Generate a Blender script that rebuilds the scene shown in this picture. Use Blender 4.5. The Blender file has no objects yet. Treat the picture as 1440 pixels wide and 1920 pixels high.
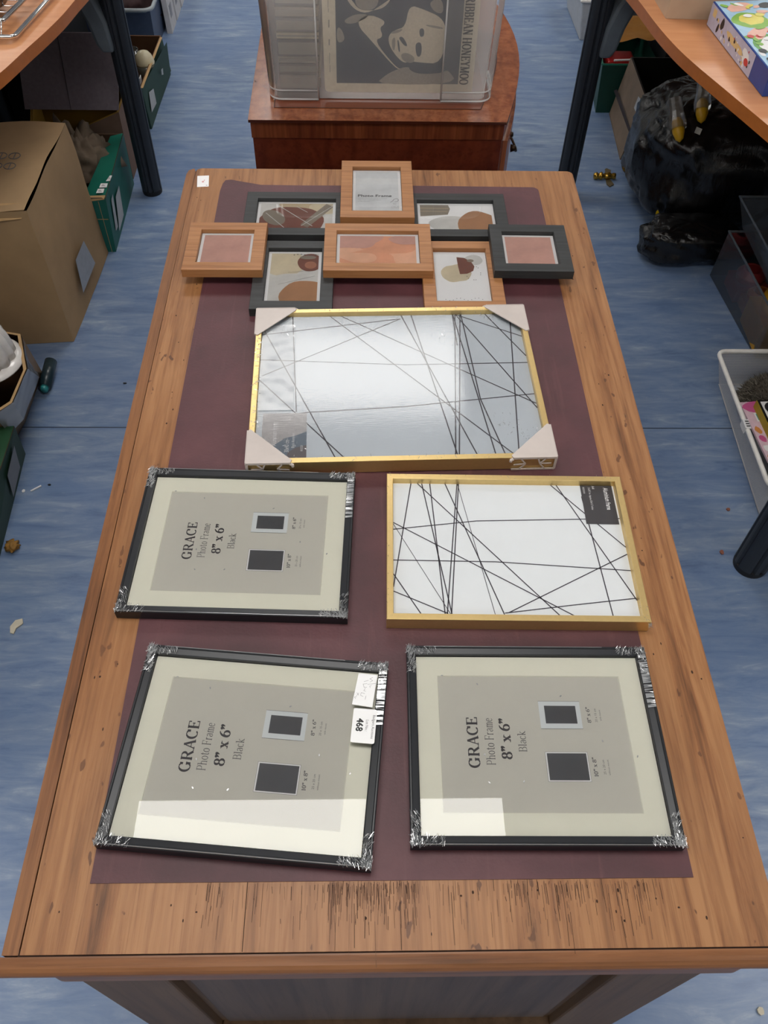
import bpy, math, random
from mathutils import Matrix, Vector, noise
random.seed(7)
C = bpy.context.scene.collection
PI = math.pi
# ---------------------------------------------------------------- camera
cam_d = bpy.data.cameras.new('camera'); cam = bpy.data.objects.new('camera', cam_d); C.objects.link(cam)
cam_d.sensor_fit = 'VERTICAL'; cam_d.sensor_height = 36.0; cam_d.lens = 1580.74 * 36 / 1920
cam_d.clip_start = 0.02
def rot(p, r, y):
    return (Matrix.Rotation(y, 3, 'Z') @ Matrix.Rotation(p, 3, 'X') @ Matrix.Rotation(r, 3, 'Z'))
cam.matrix_world = Matrix.Translation((0.36661, -0.32149, 1.64508)) @ rot(math.radians(37.70985), math.radians(1.59372), math.radians(-2.0615)).to_4x4()
bpy.context.scene.camera = cam
# ---------------------------------------------------------------- world, exposure
W = bpy.data.worlds.new('room_air'); bpy.context.scene.world = W; W.use_nodes = True
W.node_tree.nodes['Background'].inputs[0].default_value = (.85, .92, 1, 1)
W.node_tree.nodes['Background'].inputs[1].default_value = 0.25
vs = bpy.context.scene.view_settings
vs.view_transform = 'Standard'; vs.look = 'None'; vs.exposure = -0.33; vs.gamma = 1.0; vs.use_curve_mapping = False
PANEL = 11.5
# ---------------------------------------------------------------- materials
def lin(c):
    if isinstance(c, str): c = [int(c[i:i+2], 16) / 255 for i in (0, 2, 4)]
    return tuple(x / 12.92 if x <= .04045 else ((x + .055) / 1.055) ** 2.4 for x in c) + (1,)
class NT:
    def __init__(s, name):
        s.m = bpy.data.materials.new(name); s.m.use_nodes = True; s.t = s.m.node_tree; s.t.nodes.clear()
        s.out = s.n('ShaderNodeOutputMaterial')
    def n(s, typ, **kw):
        nd = s.t.nodes.new(typ)
        for k, v in kw.items(): setattr(nd, k, v)
        return nd
    def l(s, a, b): s.t.links.new(a, b)
    def coord(s, scale=(1, 1, 1), kind='Object', rot=(0, 0, 0)):
        tc = s.n('ShaderNodeTexCoord'); mp = s.n('ShaderNodeMapping'); s.l(tc.outputs[kind], mp.inputs[0])
        mp.inputs['Scale'].default_value = scale; mp.inputs['Rotation'].default_value = rot; return mp.outputs[0]
    def noise(s, vec, scale, detail=6, rough=.6, dist=0):
        nd = s.n('ShaderNodeTexNoise'); s.l(vec, nd.inputs['Vector']); nd.inputs['Scale'].default_value = scale
        nd.inputs['Detail'].default_value = detail; nd.inputs['Roughness'].default_value = rough; nd.inputs['Distortion'].default_value = dist
        return nd.outputs['Fac']
    def ramp(s, fac, stops):
        nd = s.n('ShaderNodeValToRGB'); s.l(fac, nd.inputs[0]); e = nd.color_ramp.elements
        while len(e) < len(stops): e.new(.5)
        for i, (p, c) in enumerate(stops):
            e[i].position = p; e[i].color = c if len(c) == 4 else lin(c)
        return nd.outputs[0]
    def mix(s, fac, a, b, mode='MIX'):
        nd = s.n('ShaderNodeMix', data_type='RGBA', blend_type=mode)
        for i, v in ((0, fac), (6, a), (7, b)):
            if hasattr(v, 'node'): s.l(v, nd.inputs[i])
            elif i == 0: nd.inputs[0].default_value = v
            else: nd.inputs[i].default_value = v if len(v) == 4 and not isinstance(v, str) else lin(v)
        return nd.outputs[2]
    def math(s, op, a, b=None, c=None):
        nd = s.n('ShaderNodeMath', operation=op)
        for i, v in enumerate((a, b, c)):
            if v is None: continue
            if hasattr(v, 'node'): s.l(v, nd.inputs[i])
            else: nd.inputs[i].default_value = v
        return nd.outputs[0]
    def bsdf(s, col, rough=.5, metal=0, spec=.5, bump=None, bstr=.2, bdist=.001, **kw):
        b = s.n('ShaderNodeBsdfPrincipled')
        for k, v in (('Base Color', col), ('Roughness', rough), ('Metallic', metal), ('Specular IOR Level', spec)):
            if hasattr(v, 'node'): s.l(v, b.inputs[k])
            elif k == 'Base Color': b.inputs[k].default_value = lin(v) if isinstance(v, str) or len(v) == 3 else v
            else: b.inputs[k].default_value = v
        for k, v in kw.items(): b.inputs[k.replace('_', ' ')].default_value = v
        if bump is not None:
            bp = s.n('ShaderNodeBump'); bp.inputs['Strength'].default_value = bstr; bp.inputs['Distance'].default_value = bdist
            s.l(bump, bp.inputs['Height']); s.l(bp.outputs[0], b.inputs['Normal'])
        return b.outputs[0]
    def done(s, sh): s.l(sh, s.out.inputs[0]); return s.m
MATS = {}
def plain(name, col, rough=.5, metal=0, spec=.5, var=.08, sc=40, bump=.15, **kw):
    """procedural: base colour with a slight noise variation and micro bump"""
    if name in MATS: return MATS[name]
    t = NT(name); v = t.coord(); f = t.noise(v, sc, 4)
    c = lin(col); d = tuple(x * (1 - var) for x in c[:3]) + (1,); u = tuple(min(1, x * (1 + var)) for x in c[:3]) + (1,)
    MATS[name] = t.done(t.bsdf(t.ramp(f, [(.3, d), (.7, u)]), rough, metal, spec, bump=f, bstr=bump, **kw)); return MATS[name]
def wood(name, dark, mid, light, axis='y', sc=1.0, rough=.42, worn=0, spec=.4):
    if name in MATS: return MATS[name]
    t = NT(name)
    st = {'y': (14, .9, 14), 'x': (.9, 14, 14), 'z': (14, 14, .9)}[axis]
    v = t.coord(tuple(a * sc for a in st))
    big = t.noise(v, .8, 3, .5, 1.2); g = t.noise(v, 3.2, 8, .62, .35)
    v2 = t.coord(tuple(a * sc * (6 if a > 1 else 2.2) for a in st)); fine = t.noise(v2, 2.0, 5, .7)
    a = t.ramp(g, [(.30, dark), (.46, mid), (.62, light)])
    w = t.n('ShaderNodeTexWave', bands_direction={'y': 'X', 'x': 'Y', 'z': 'X'}[axis]); t.l(v, w.inputs['Vector'])
    w.inputs['Scale'].default_value = .7; w.inputs['Distortion'].default_value = 7; w.inputs['Detail'].default_value = 3; w.inputs['Detail Scale'].default_value = .8
    rings = t.ramp(w.outputs['Fac'], [(.0, (0.62, .55, .5, 1)), (.22, (1, 1, 1, 1)), (1, (1, 1, 1, 1))])
    c = t.mix(.55, a, rings, 'MULTIPLY')
    c = t.mix(t.ramp(big, [(.38, (0, 0, 0, 1)), (.62, (.5, .5, .5, 1))]), c, light)
    fl = t.ramp(fine, [(.36, (.58, .5, .45, 1)), (.47, (1, 1, 1, 1))]); c = t.mix(.5, c, fl, 'MULTIPLY')
    if worn:
        vv = t.coord((1, 1, 1)); sp = t.noise(t.coord((30, 14, 30)), 3.0, 2, .4)
        c = t.mix(t.ramp(sp, [(.265, (.8, .8, .8, 1)), (.29, (0, 0, 0, 1))]), c, '4a2a18')
        cl = t.noise(vv, 5, 4, .5); c = t.mix(t.ramp(cl, [(.35, (.0, .0, .0, 1)), (.7, (.45, .45, .45, 1))]), c, mid)
    MATS[name] = t.done(t.bsdf(c, rough, 0, spec, bump=t.math('ADD', g, fine), bstr=.25, bdist=.0006)); return MATS[name]
def clear(name, refl=.06, rough=.0, tint=(1, 1, 1, 1), haze=0, hazecol='dfe4e8', bumpsc=None, bstr=.1, edge=.9, bscale=(1, 1, 1)):
    """thin clear sheet: transparent with a fresnel gloss, optionally a milky haze"""
    if name in MATS: return MATS[name]
    t = NT(name); tr = t.n('ShaderNodeBsdfTransparent'); tr.inputs[0].default_value = tint
    gl = t.n('ShaderNodeBsdfGlossy'); gl.inputs['Roughness'].default_value = rough
    fr = t.n('ShaderNodeFresnel'); fr.inputs[0].default_value = 1.45
    if bumpsc:
        b = t.n('ShaderNodeBump'); b.inputs['Strength'].default_value = bstr; b.inputs['Distance'].default_value = .001
        t.l(t.noise(t.coord(bscale), bumpsc, 3), b.inputs['Height']); t.l(b.outputs[0], gl.inputs['Normal']); t.l(b.outputs[0], fr.inputs['Normal'])
    base = tr.outputs[0]
    if haze:
        df = t.n('ShaderNodeBsdfDiffuse'); df.inputs[0].default_value = lin(hazecol)
        tl = t.n('ShaderNodeBsdfTranslucent'); tl.inputs[0].default_value = lin(hazecol)
        m0 = t.n('ShaderNodeMixShader'); m0.inputs[0].default_value = .5; t.l(df.outputs[0], m0.inputs[1]); t.l(tl.outputs[0], m0.inputs[2])
        m1 = t.n('ShaderNodeMixShader'); m1.inputs[0].default_value = haze; t.l(base, m1.inputs[1]); t.l(m0.outputs[0], m1.inputs[2]); base = m1.outputs[0]
    mx = t.n('ShaderNodeMixShader'); t.l(t.math('MULTIPLY', t.math('ADD', fr.outputs[0], refl - .04), edge), mx.inputs[0])
    t.l(base, mx.inputs[1]); t.l(gl.outputs[0], mx.inputs[2])
    MATS[name] = t.done(mx.outputs[0]); return MATS[name]
def emis(name, col, s):
    t = NT(name); e = t.n('ShaderNodeEmission'); e.inputs[0].default_value = col; e.inputs[1].default_value = s
    MATS[name] = t.done(e.outputs[0]); return MATS[name]
# floor vinyl with directional streaks and a sheet seam
t = NT('blue_vinyl'); v = t.coord((4.5, 24, 1)); s1 = t.noise(v, 1.3, 9, .70, .5); v2 = t.coord((1, 1.6, 1)); s2 = t.noise(v2, 1.7, 4, .55)
v3 = t.coord((9, 46, 1)); s3 = t.noise(v3, 2.2, 4, .6)
c = t.ramp(s1, [(.26, '4c6080'), (.44, '6b80a0'), (.58, '8293aa'), (.78, 'b5bec6')])
c = t.mix(t.ramp(s2, [(.35, (0, 0, 0, 1)), (.7, (.55, .55, .55, 1))]), c, '5e79a4')
c = t.mix(t.ramp(s3, [(.66, (0, 0, 0, 1)), (.8, (.45, .45, .45, 1))]), c, 'b4bcc2')
sx = t.n('ShaderNodeSeparateXYZ'); tc = t.n('ShaderNodeTexCoord'); t.l(tc.outputs['Object'], sx.inputs[0])
seam = t.math('LESS_THAN', t.math('ABSOLUTE', t.math('SUBTRACT', sx.outputs[1], 1.234)), .0018)
c = t.mix(seam, c, '2b3a50')
FLOORM = t.done(t.bsdf(c, .36, 0, .75, bump=s1, bstr=.12, bdist=.001))
# desk leather
t = NT('maroon_leather'); v = t.coord((1, 1, 1)); a = t.noise(v, 9, 6, .6); b2 = t.noise(v, 260, 3, .6); st = t.noise(t.coord((30, 2, 1)), 2.5, 3)
c = t.ramp(a, [(.3, '422428'), (.55, '512c31'), (.78, '60383b')]); c = t.mix(t.ramp(st, [(.6, (0, 0, 0, 1)), (.75, (.35, .35, .35, 1))]), c, '6c4344')
LEATHER = t.done(t.bsdf(c, .52, 0, .5, bump=b2, bstr=.35, bdist=.0008))
PINE = wood('aged_pine', '58361b', '885a35', '9f7148', 'y', 1.9, .42, 1)
PINEX = wood('aged_pine_moulding', '4d2e17', '73492a', '885a37', 'x', 1.6, .38)
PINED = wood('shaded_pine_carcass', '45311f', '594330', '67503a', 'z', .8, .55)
MAHOG = wood('mahogany', '34130b', '481a0f', '572414', 'y', .5, .25, spec=.6)
MAHOGX = wood('mahogany_crossband', '5f2e18', '7c4225', '925735', 'z', .9, .22, spec=.6)
MAHOGT = wood('mahogany_top', '4e2212', '66311c', '763e25', 'x', .5, .3, spec=.5)
OAKF = wood('light_oak_veneer', '86562f', '99683f', 'a5744a', 'x', 2.2, .45)
BLACKF = wood('black_stained_wood', '1c1e20', '262829', '303233', 'x', 2.2, .5)
t = NT('orange_beech_laminate'); v = t.coord((2, 20, 1)); f = t.noise(v, 3, 4, .5)
LAM = t.done(t.bsdf(t.ramp(f, [(.3, 'c08257'), (.7, 'cb9065')]), .3, 0, .5))
LAME = plain('beech_edging', 'a8622a', .4)
BLK = plain('satin_black_moulding', '15181d', .36, spec=.45, sc=120, bump=.05)
def m(name, col, **k): return plain(name, col, **k)
GOLD = plain('brushed_gold_aluminium', 'dcc084', .36, .85, sc=200, bump=.02, var=.03)
CREAM = plain('cream_mount_card', 'e4e3d4', .8, var=.01, bump=0); GREY = plain('warm_grey_insert_print', 'c7c5bb', .8, var=.012, bump=0)
INK = plain('dark_print_ink', '3b393c', .7); INK2 = plain('grey_print_ink', '5d5b5c', .7)
SWATCH = plain('charcoal_swatch_print', '45464a', .6, sc=60, var=.12); PALE = plain('pale_blue_grey_print', 'd5dadb', .7, var=.01, bump=0)
PAPER = plain('bright_white_paper', 'e6e6e6', .7, var=.01, bump=0); DRAW = plain('cool_white_paper', 'dce0e2', .7, var=.01, bump=0)
LINE = plain('purple_black_line_print', '3a3640', .7)
GLASS = clear('picture_glass', .045, .0, edge=1.35)
WRAPGL = clear('film_over_glass', .05, .045, bumpsc=60, bstr=.05, edge=1.1, bscale=(1, 9, 1), haze=.05)
CRINK = clear('crinkled_film', .45, .15, haze=.62, hazecol='e8ecee')
FILM = clear('loose_clear_film', .12, .12, bumpsc=160, bstr=.9, edge=1)
CARD = plain('kraft_cardboard', 'a0835f', .85, sc=9, var=.1); CARDI = plain('kraft_cardboard_inside', '7d6144', .9)
CARDE = plain('torn_cardboard_edge', 'b59468', .9)
TEAL = plain('teal_printed_card', '0d5b52', .55, sc=8, var=.15); TEALD = plain('dark_green_printed_card', '1c3b2e', .6, sc=8, var=.15)
LEGM = plain('anthracite_powder_coat', '23282f', .45, spec=.5); LEGG = plain('black_rubber', '0c0d0f', .6)
BRACK = plain('grey_cast_plastic', '5b646c', .5); CHROME = plain('polished_chrome', 'd8d8d8', .12, 1, sc=5, var=.02, bump=.02)
WHITE = plain('white_enamel', 'ebe9e4', .35); t = NT('black_bin_liner'); f_ = t.noise(t.coord((26, 26, 7), rot=(.3, .2, 0)), 1.6, 6, .6, 1.5)
BAG = t.done(t.bsdf('0c0c0d', .2, 0, .6, bump=f_, bstr=.4, bdist=.006))
# ---------------------------------------------------------------- mesh builder
class MB:
    def __init__(s): s.v = []; s.f = []; s.mi = []; s.T = Matrix()
    def add(s, vs_, fs, mat=0):
        n = len(s.v); s.v += [tuple(s.T @ Vector(p)) for p in vs_]
        for f in fs: s.f.append([i + n for i in f]); s.mi.append(mat)
    def hexa(s, p, mat=0): s.add(p, [(3, 2, 1, 0), (4, 5, 6, 7), (0, 1, 5, 4), (1, 2, 6, 5), (2, 3, 7, 6), (3, 0, 4, 7)], mat)
    def box(s, x0, x1, y0, y1, z0, z1, mat=0):
        s.hexa([(x0, y0, z0), (x1, y0, z0), (x1, y1, z0), (x0, y1, z0), (x0, y0, z1), (x1, y0, z1), (x1, y1, z1), (x0, y1, z1)], mat)
    def poly(s, pts, z, mat=0):
        A = sum(pts[i][0] * pts[(i + 1) % len(pts)][1] - pts[(i + 1) % len(pts)][0] * pts[i][1] for i in range(len(pts)))
        if A < 0: pts = pts[::-1]
        s.add([(p[0], p[1], z) for p in pts], [tuple(range(len(pts)))], mat)
    def rect(s, x0, x1, y0, y1, z, mat=0): s.poly([(x0, y0), (x1, y0), (x1, y1), (x0, y1)], z, mat)
    def prism(s, pts, z0, z1, mat=0, side=None):
        A = sum(pts[i][0] * pts[(i + 1) % len(pts)][1] - pts[(i + 1) % len(pts)][0] * pts[i][1] for i in range(len(pts)))
        if A < 0: pts = pts[::-1]
        n = len(pts); s.add([(p[0], p[1], z1) for p in pts], [tuple(range(n))], mat); s.add([(p[0], p[1], z0) for p in pts], [tuple(range(n))[::-1]], mat)
        s.add([(p[0], p[1], z0) for p in pts] + [(p[0], p[1], z1) for p in pts], [(i, (i + 1) % n, (i + 1) % n + n, i + n) for i in range(n)], mat if side is None else side)
    def seg(s, a, b, w, z, mat=0):
        d = Vector((b[0] - a[0], b[1] - a[1])); d.normalize(); n = Vector((-d.y, d.x)) * w / 2
        s.poly([(a[0] + n.x, a[1] + n.y), (a[0] - n.x, a[1] - n.y), (b[0] - n.x, b[1] - n.y), (b[0] + n.x, b[1] + n.y)], z, mat)
    def tube(s, pts, r, n=10, closed=False, mat=0, caps=True):
        pts = [Vector(p) for p in pts]; N = len(pts); rr = r if isinstance(r, (list, tuple)) else [r] * N
        rings = []; up = None
        for i, p in enumerate(pts):
            a = pts[i - 1] if (i > 0 or closed) else p; b = pts[(i + 1) % N] if (i < N - 1 or closed) else p
            d = (b - a).normalized()
            if up is None: up = d.orthogonal().normalized()
            up = (up - d * up.dot(d)); up = up.normalized() if up.length > 1e-6 else d.orthogonal().normalized()
            sd = d.cross(up)
            rings.append([p + (up * math.cos(2 * PI * k / n) + sd * math.sin(2 * PI * k / n)) * rr[i] for k in range(n)])
        vs_ = [q for rg in rings for q in rg]; fs = []
        for i in range(N if closed else N - 1):
            j = (i + 1) % N
            for k in range(n): fs.append((i * n + k, i * n + (k + 1) % n, j * n + (k + 1) % n, j * n + k))
        if not closed and caps: fs += [tuple(range(n))[::-1], tuple((N - 1) * n + k for k in range(n))]
        s.add(vs_, fs, mat)
    def lathe(s, prof, c=(0, 0, 0), n=32, mat=0, flute=0, nf=12):
        vs_ = []; fs = []
        for r, z in prof:
            for k in range(n):
                a = 2 * PI * k / n; q = r * (1 + flute * abs(math.cos(nf * a / 2)))
                vs_.append((c[0] + q * math.cos(a), c[1] + q * math.sin(a), c[2] + z))
        for i in range(len(prof) - 1):
            for k in range(n): fs.append((i * n + k, i * n + (k + 1) % n, (i + 1) * n + (k + 1) % n, (i + 1) * n + k))
        if prof[0][0] > 1e-5: fs.append(tuple(range(n))[::-1])
        if prof[-1][0] > 1e-5: fs.append(tuple((len(prof) - 1) * n + k for k in range(n)))
        s.add(vs_, fs, mat)
    def ring(s, w, h, prof, mats=None):
        """mitred rectangular frame; prof = [(inset, z)...] from outer bottom to inner bottom"""
        vs_ = []; fs = []; n = len(prof)
        for ins, z in prof:
            for sx_, sy in ((-1, -1), (1, -1), (1, 1), (-1, 1)): vs_.append((sx_ * (w / 2 - ins), sy * (h / 2 - ins), z))
        for i in range(n):
            j = (i + 1) % n
            for k in range(4):
                l_ = (k + 1) % 4; s_ = (i * 4 + k, i * 4 + l_, j * 4 + l_, j * 4 + k); fs.append(s_)
        s.add(vs_, fs, 0)
    def build(s, name, mats, parent=None, smooth=False, bevel=0, world=False, tagk=None, weld=False):
        me = bpy.data.meshes.new(name)
        vs_ = s.v
        if world and parent is not None:
            L = parent.location if parent.type == 'EMPTY' or parent.parent is None else parent.parent.location
            vs_ = [(p[0] - L.x, p[1] - L.y, p[2] - L.z) for p in s.v]
        me.from_pydata(vs_, [], s.f); 
        for m_ in (mats if isinstance(mats, (list, tuple)) else [mats]): me.materials.append(m_)
        for p, i in zip(me.polygons, s.mi): p.material_index = i; p.use_smooth = smooth
        me.update(); o = bpy.data.objects.new(name, me); C.objects.link(o)
        if parent is not None: o.parent = parent
        if bevel:
            b = o.modifiers.new('bevel', 'BEVEL'); b.width = bevel; b.segments = 2; b.limit_method = 'ANGLE'; b.angle_limit = math.radians(35)
        return o
def tag(o, label=None, cat=None, group=None, kind=None):
    for k, v_ in (('label', label), ('category', cat), ('group', group), ('kind', kind)):
        if v_: o[k] = v_
    return o
def thing(name, label, cat, loc=(0, 0, 0), rz=0, group=None):
    o = bpy.data.objects.new(name, None); C.objects.link(o); o.location = loc; o.rotation_euler = (0, 0, rz); o.empty_display_size = .05
    return tag(o, label, cat, group)
def clone(o, parent=None):
    c_ = o.copy(); C.objects.link(c_); c_.parent = parent
    for ch in [x for x in bpy.data.objects if x.parent == o]: clone(ch, c_)
    return c_
def ell(cx, cy, rx, ry, n=28, rot_=0, wob=0, seed=0, a0=0, a1=2 * PI):
    out = []
    for i in range(n):
        a = a0 + (a1 - a0) * i / n; k = 1 + wob * noise.noise(Vector((math.cos(a) * 1.3 + seed, math.sin(a) * 1.3, seed * .7)))
        x, y = rx * k * math.cos(a), ry * k * math.sin(a); out.append((cx + x * math.cos(rot_) - y * math.sin(rot_), cy + x * math.sin(rot_) + y * math.cos(rot_)))
    return out
# ---------------------------------------------------------------- lettering
def sans(mb, txt, c, size, ang, z, mat, sx=1.0, align='CENTER'):
    cu = bpy.data.curves.new('lettering', 'FONT'); cu.body = txt; cu.size = size; cu.align_x = align; cu.align_y = 'CENTER'; cu.resolution_u = 2; cu.fill_mode = 'FRONT'
    o = bpy.data.objects.new('lettering', cu); C.objects.link(o); dg = bpy.context.evaluated_depsgraph_get()
    me = bpy.data.meshes.new_from_object(o.evaluated_get(dg)); bpy.data.objects.remove(o); bpy.data.curves.remove(cu)
    ca, sa = math.cos(ang), math.sin(ang); pts = []
    for v_ in me.vertices:
        x, y = v_.co.x * sx, v_.co.y; pts.append((c[0] + x * ca - y * sa, c[1] + x * sa + y * ca, z))
    mb.add(pts, [tuple(p.vertices) for p in me.polygons], mat); bpy.data.meshes.remove(me)
def arc(cx, cy, rx, ry, a0, a1, n=12):
    return [(cx + rx * math.cos(math.radians(a0 + (a1 - a0) * i / n)), cy + ry * math.sin(math.radians(a0 + (a1 - a0) * i / n))) for i in range(n + 1)]
# each glyph: advance, strokes [(points, weight or None for automatic contrast)], serifs [(x, y)]
def G_(ch):
    X = .66; S = []; F = []
    V = lambda x, a=0, b=1: S.append(([(x, a), (x, b)], 1))
    H = lambda a, b, y: S.append(([(a, y), (b, y)], 0))
    A = lambda *a: S.append((arc(*a), None))
    if ch == 'G': A(.45, .5, .37, .5, 55, 300); V(.74, .05, .42); F += [(.74, .42)]; V(.72, .72, .95); A(.5, .45, .3, .43, 280, 330); w = .95
    elif ch == 'C': A(.45, .5, .37, .5, 50, 310); V(.72, .68, .95); w = .86
    elif ch == 'O': A(.45, .5, .37, .49, 0, 360); w = .92
    elif ch == '0': A(.33, .5, .25, .49, 0, 360); w = .68
    elif ch == 'R': V(.18); F += [(.18, 0), (.18, 1)]; H(.18, .48, .98); H(.18, .48, .5); A(.46, .74, .22, .24, -90, 90); S.append(([(.46, .5), (.78, .02)], 1)); F += [(.8, 0)]; w = .92
    elif ch == 'P': V(.18); F += [(.18, 0), (.18, 1)]; H(.18, .45, .98); H(.18, .45, .46); A(.44, .72, .22, .26, -90, 90); w = .76
    elif ch == 'B': V(.18); F += [(.18, 0), (.18, 1)]; H(.18, .45, .98); H(.18, .5, .52); H(.18, .45, .02); A(.44, .75, .19, .23, -90, 90); A(.46, .27, .23, .25, -90, 90); w = .8
    elif ch == 'A': S.append(([(.12, 0), (.43, 1)], .25)); S.append(([(.43, 1), (.76, 0)], 1)); H(.22, .64, .34); F += [(.12, 0), (.76, 0)]; w = .9
    elif ch in 'EF':
        V(.18); F += [(.18, 0), (.18, 1)]; H(.18, .66, .98); H(.18, .52, .52); S.append(([(.66, .98), (.66, .78)], .4)); S.append(([(.52, .42), (.52, .62)], .4))
        if ch == 'E': H(.18, .7, .02); S.append(([(.7, .02), (.7, .24)], .4))
        w = .8 if ch == 'E' else .72
    elif ch == 'I': V(.2); F += [(.2, 0), (.2, 1)]; w = .42
    elif ch == 'H': V(.18); V(.74); H(.18, .74, .5); F += [(.18, 0), (.18, 1), (.74, 0), (.74, 1)]; w = .95
    elif ch == 'N': S.append(([(.16, 0), (.16, 1)], .3)); S.append(([(.72, 0), (.72, 1)], .3)); S.append(([(.16, 1), (.72, 0)], 1)); F += [(.16, 0), (.16, 1), (.72, 1)]; w = .92
    elif ch == 'M': S.append(([(.15, 0), (.17, 1)], .3)); V(.87); S.append(([(.17, 1), (.5, .05)], 1)); S.append(([(.5, .05), (.85, 1)], .3)); F += [(.15, 0), (.15, 1), (.87, 0), (.87, 1)]; w = 1.08
    elif ch == 'Y': S.append(([(.1, 1), (.42, .5)], 1)); S.append(([(.74, 1), (.42, .5)], .3)); V(.42, 0, .5); F += [(.1, 1), (.74, 1), (.42, 0)]; w = .84
    elif ch in 'hk':
        V(.14); F += [(.14, 0), (.06, .98)]
        if ch == 'h': A(.34, X - .22, .18, .2, 160, 0); V(.52, 0, X - .2); F += [(.52, 0)]; w = .68
        else: S.append(([(.16, .26), (.46, X)], .3)); S.append(([(.24, .34), (.52, 0)], 1)); F += [(.52, 0), (.46, X)]; w = .64
    elif ch == 'o': A(.3, X / 2, .23, X / 2, 0, 360); w = .6
    elif ch == 't': V(.2, .1, .85); H(.06, .38, X); A(.3, .12, .1, .12, 180, 330); w = .42
    elif ch == 'r': V(.14, 0, X); F += [(.14, 0)]; A(.32, X - .2, .16, .19, 170, 50); w = .46
    elif ch == 'a': A(.26, X - .17, .16, .16, 160, 0); V(.42, .03, X - .16); A(.24, .17, .16, .17, 90, 290); H(.24, .42, .36); w = .54
    elif ch == 'm':
        V(.14, 0, X); F += [(.14, 0), (.44, 0), (.74, 0)]
        for q in (.14, .44): A(q + .16, X - .17, .14, .16, 170, 0); V(q + .3, 0, X - .17)
        w = .88
    elif ch in 'ec':
        A(.28, X / 2, .22, X / 2, 20 if ch == 'e' else 45, 315)
        if ch == 'e': H(.1, .48, X * .56)
        w = .54
    elif ch == 'l': V(.14); F += [(.14, 0), (.06, .98)]; w = .3
    elif ch == 'x': S.append(([(.08, X), (.46, 0)], 1)); S.append(([(.08, 0), (.46, X)], .3)); F += [(.08, 0), (.08, X), (.46, 0), (.46, X)]; w = .56
    elif ch == '8': A(.33, .74, .2, .23, 0, 360); A(.33, .26, .25, .26, 0, 360); w = .66
    elif ch == '6': A(.34, .3, .24, .3, 0, 360); S.append((arc(.56, .32, .46, .68, 180, 95, 8), None)); w = .66
    elif ch == '1': V(.26); F += [(.26, 0)]; S.append(([(.12, .84), (.26, .98)], .4)); w = .48
    elif ch == '2': A(.28, .74, .2, .24, 160, -30); S.append(([(.46, .64), (.1, .04)], .5)); H(.1, .54, .04); w = .6
    elif ch == '5': S.append(([(.16, .98), (.14, .56)], .4)); H(.16, .5, .96); A(.28, .3, .22, .3, 120, -150); w = .62
    elif ch == '"':
        for q in (.12, .36): S.append((arc(q, .90, .035, .05, 0, 360, 8), 1)); S.append(([(q + .06, .93), (q + .05, .78), (q - .04, .66)], .45))
        w = .52
    elif ch == ' ': w = .3
    else: w = .3
    return w, S, F
def serif(mb, txt, c, size, ang, z, mat, bold=False, sx=1.0, track=0.04, length=None):
    """serif lettering built from contrast strokes; c is the centre of the line on its half-height; ang = reading direction"""
    thick, thin = (.2, .07) if bold else (.11, .045)
    W_ = sum(G_(ch)[0] + track for ch in txt)
    if length: sx = length / (W_ * size)
    x = -W_ / 2; ca, sa = math.cos(ang), math.sin(ang)
    def tr(px, py): u, w_ = px * size * sx, (py - .5) * size; return (c[0] + u * ca - w_ * sa, c[1] + u * sa + w_ * ca)
    for ch in txt:
        w_, S, F = G_(ch)
        for pts, wt in S:
            for i in range(len(pts) - 1):
                a, b = Vector(pts[i]), Vector(pts[i + 1]); d = b - a; L = d.length
                if L < 1e-6: continue
                k = abs(d.y) / L if wt is None else wt; ww = thin + (thick - thin) * k ** 1.5; d /= L; n = Vector((-d.y, d.x)) * ww / 2; e = d * (thin * .3)
                mb.poly([tr(x + q.x, q.y) for q in (a - e + n, a - e - n, b + e - n, b + e + n)], z, mat)
        for fx, fy in F:
            yy = fy - thin / 2 if fy > .3 else fy + thin / 2; hw = .15 if bold else .12
            mb.poly([tr(x + fx - hw, yy - thin / 2), tr(x + fx + hw, yy - thin / 2), tr(x + fx + hw, yy + thin / 2), tr(x + fx - hw, yy + thin / 2)], z, mat)
        x += w_ + track
# ================================================================ SETTING
def structure(name, mb, mat): return tag(mb.build(name, mat), kind='structure')
WALL = plain('painted_wall', 'c9c7c0', .8, sc=6); CEIL = plain('ceiling_tile', 'd5d3cd', .9, sc=60)
b = MB(); b.box(-3.4, 4.2, -3.2, 7.6, -.05, 0); structure('floor', b, FLOORM)
b = MB(); b.box(-3.4, 4.2, -3.2, 7.6, 2.7, 2.78); structure('ceiling', b, CEIL)
for nm, bx in (('wall_left', (-3.5, -3.4, -3.2, 7.6)), ('wall_right', (4.2, 4.3, -3.2, 7.6)), ('wall_back', (-3.4, 4.2, 7.6, 7.7)), ('wall_front', (-3.4, 4.2, -3.3, -3.2))):
    b = MB(); b.box(bx[0], bx[1], bx[2], bx[3], 0, 2.7); structure(nm, b, WALL)
DIFF = emis('lit_prismatic_diffuser', (1, .975, .94, 1), PANEL); FILL = emis('added_fill_diffuser', (1, .965, .92, 1), PANEL)  # second diffuser is for the added row that brightens upright fronts
names = iter(['left of the aisle', 'directly over the desk', 'right of the aisle'] * 4)
rows = ['added fill', 'front', 'middle', 'far']
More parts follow.
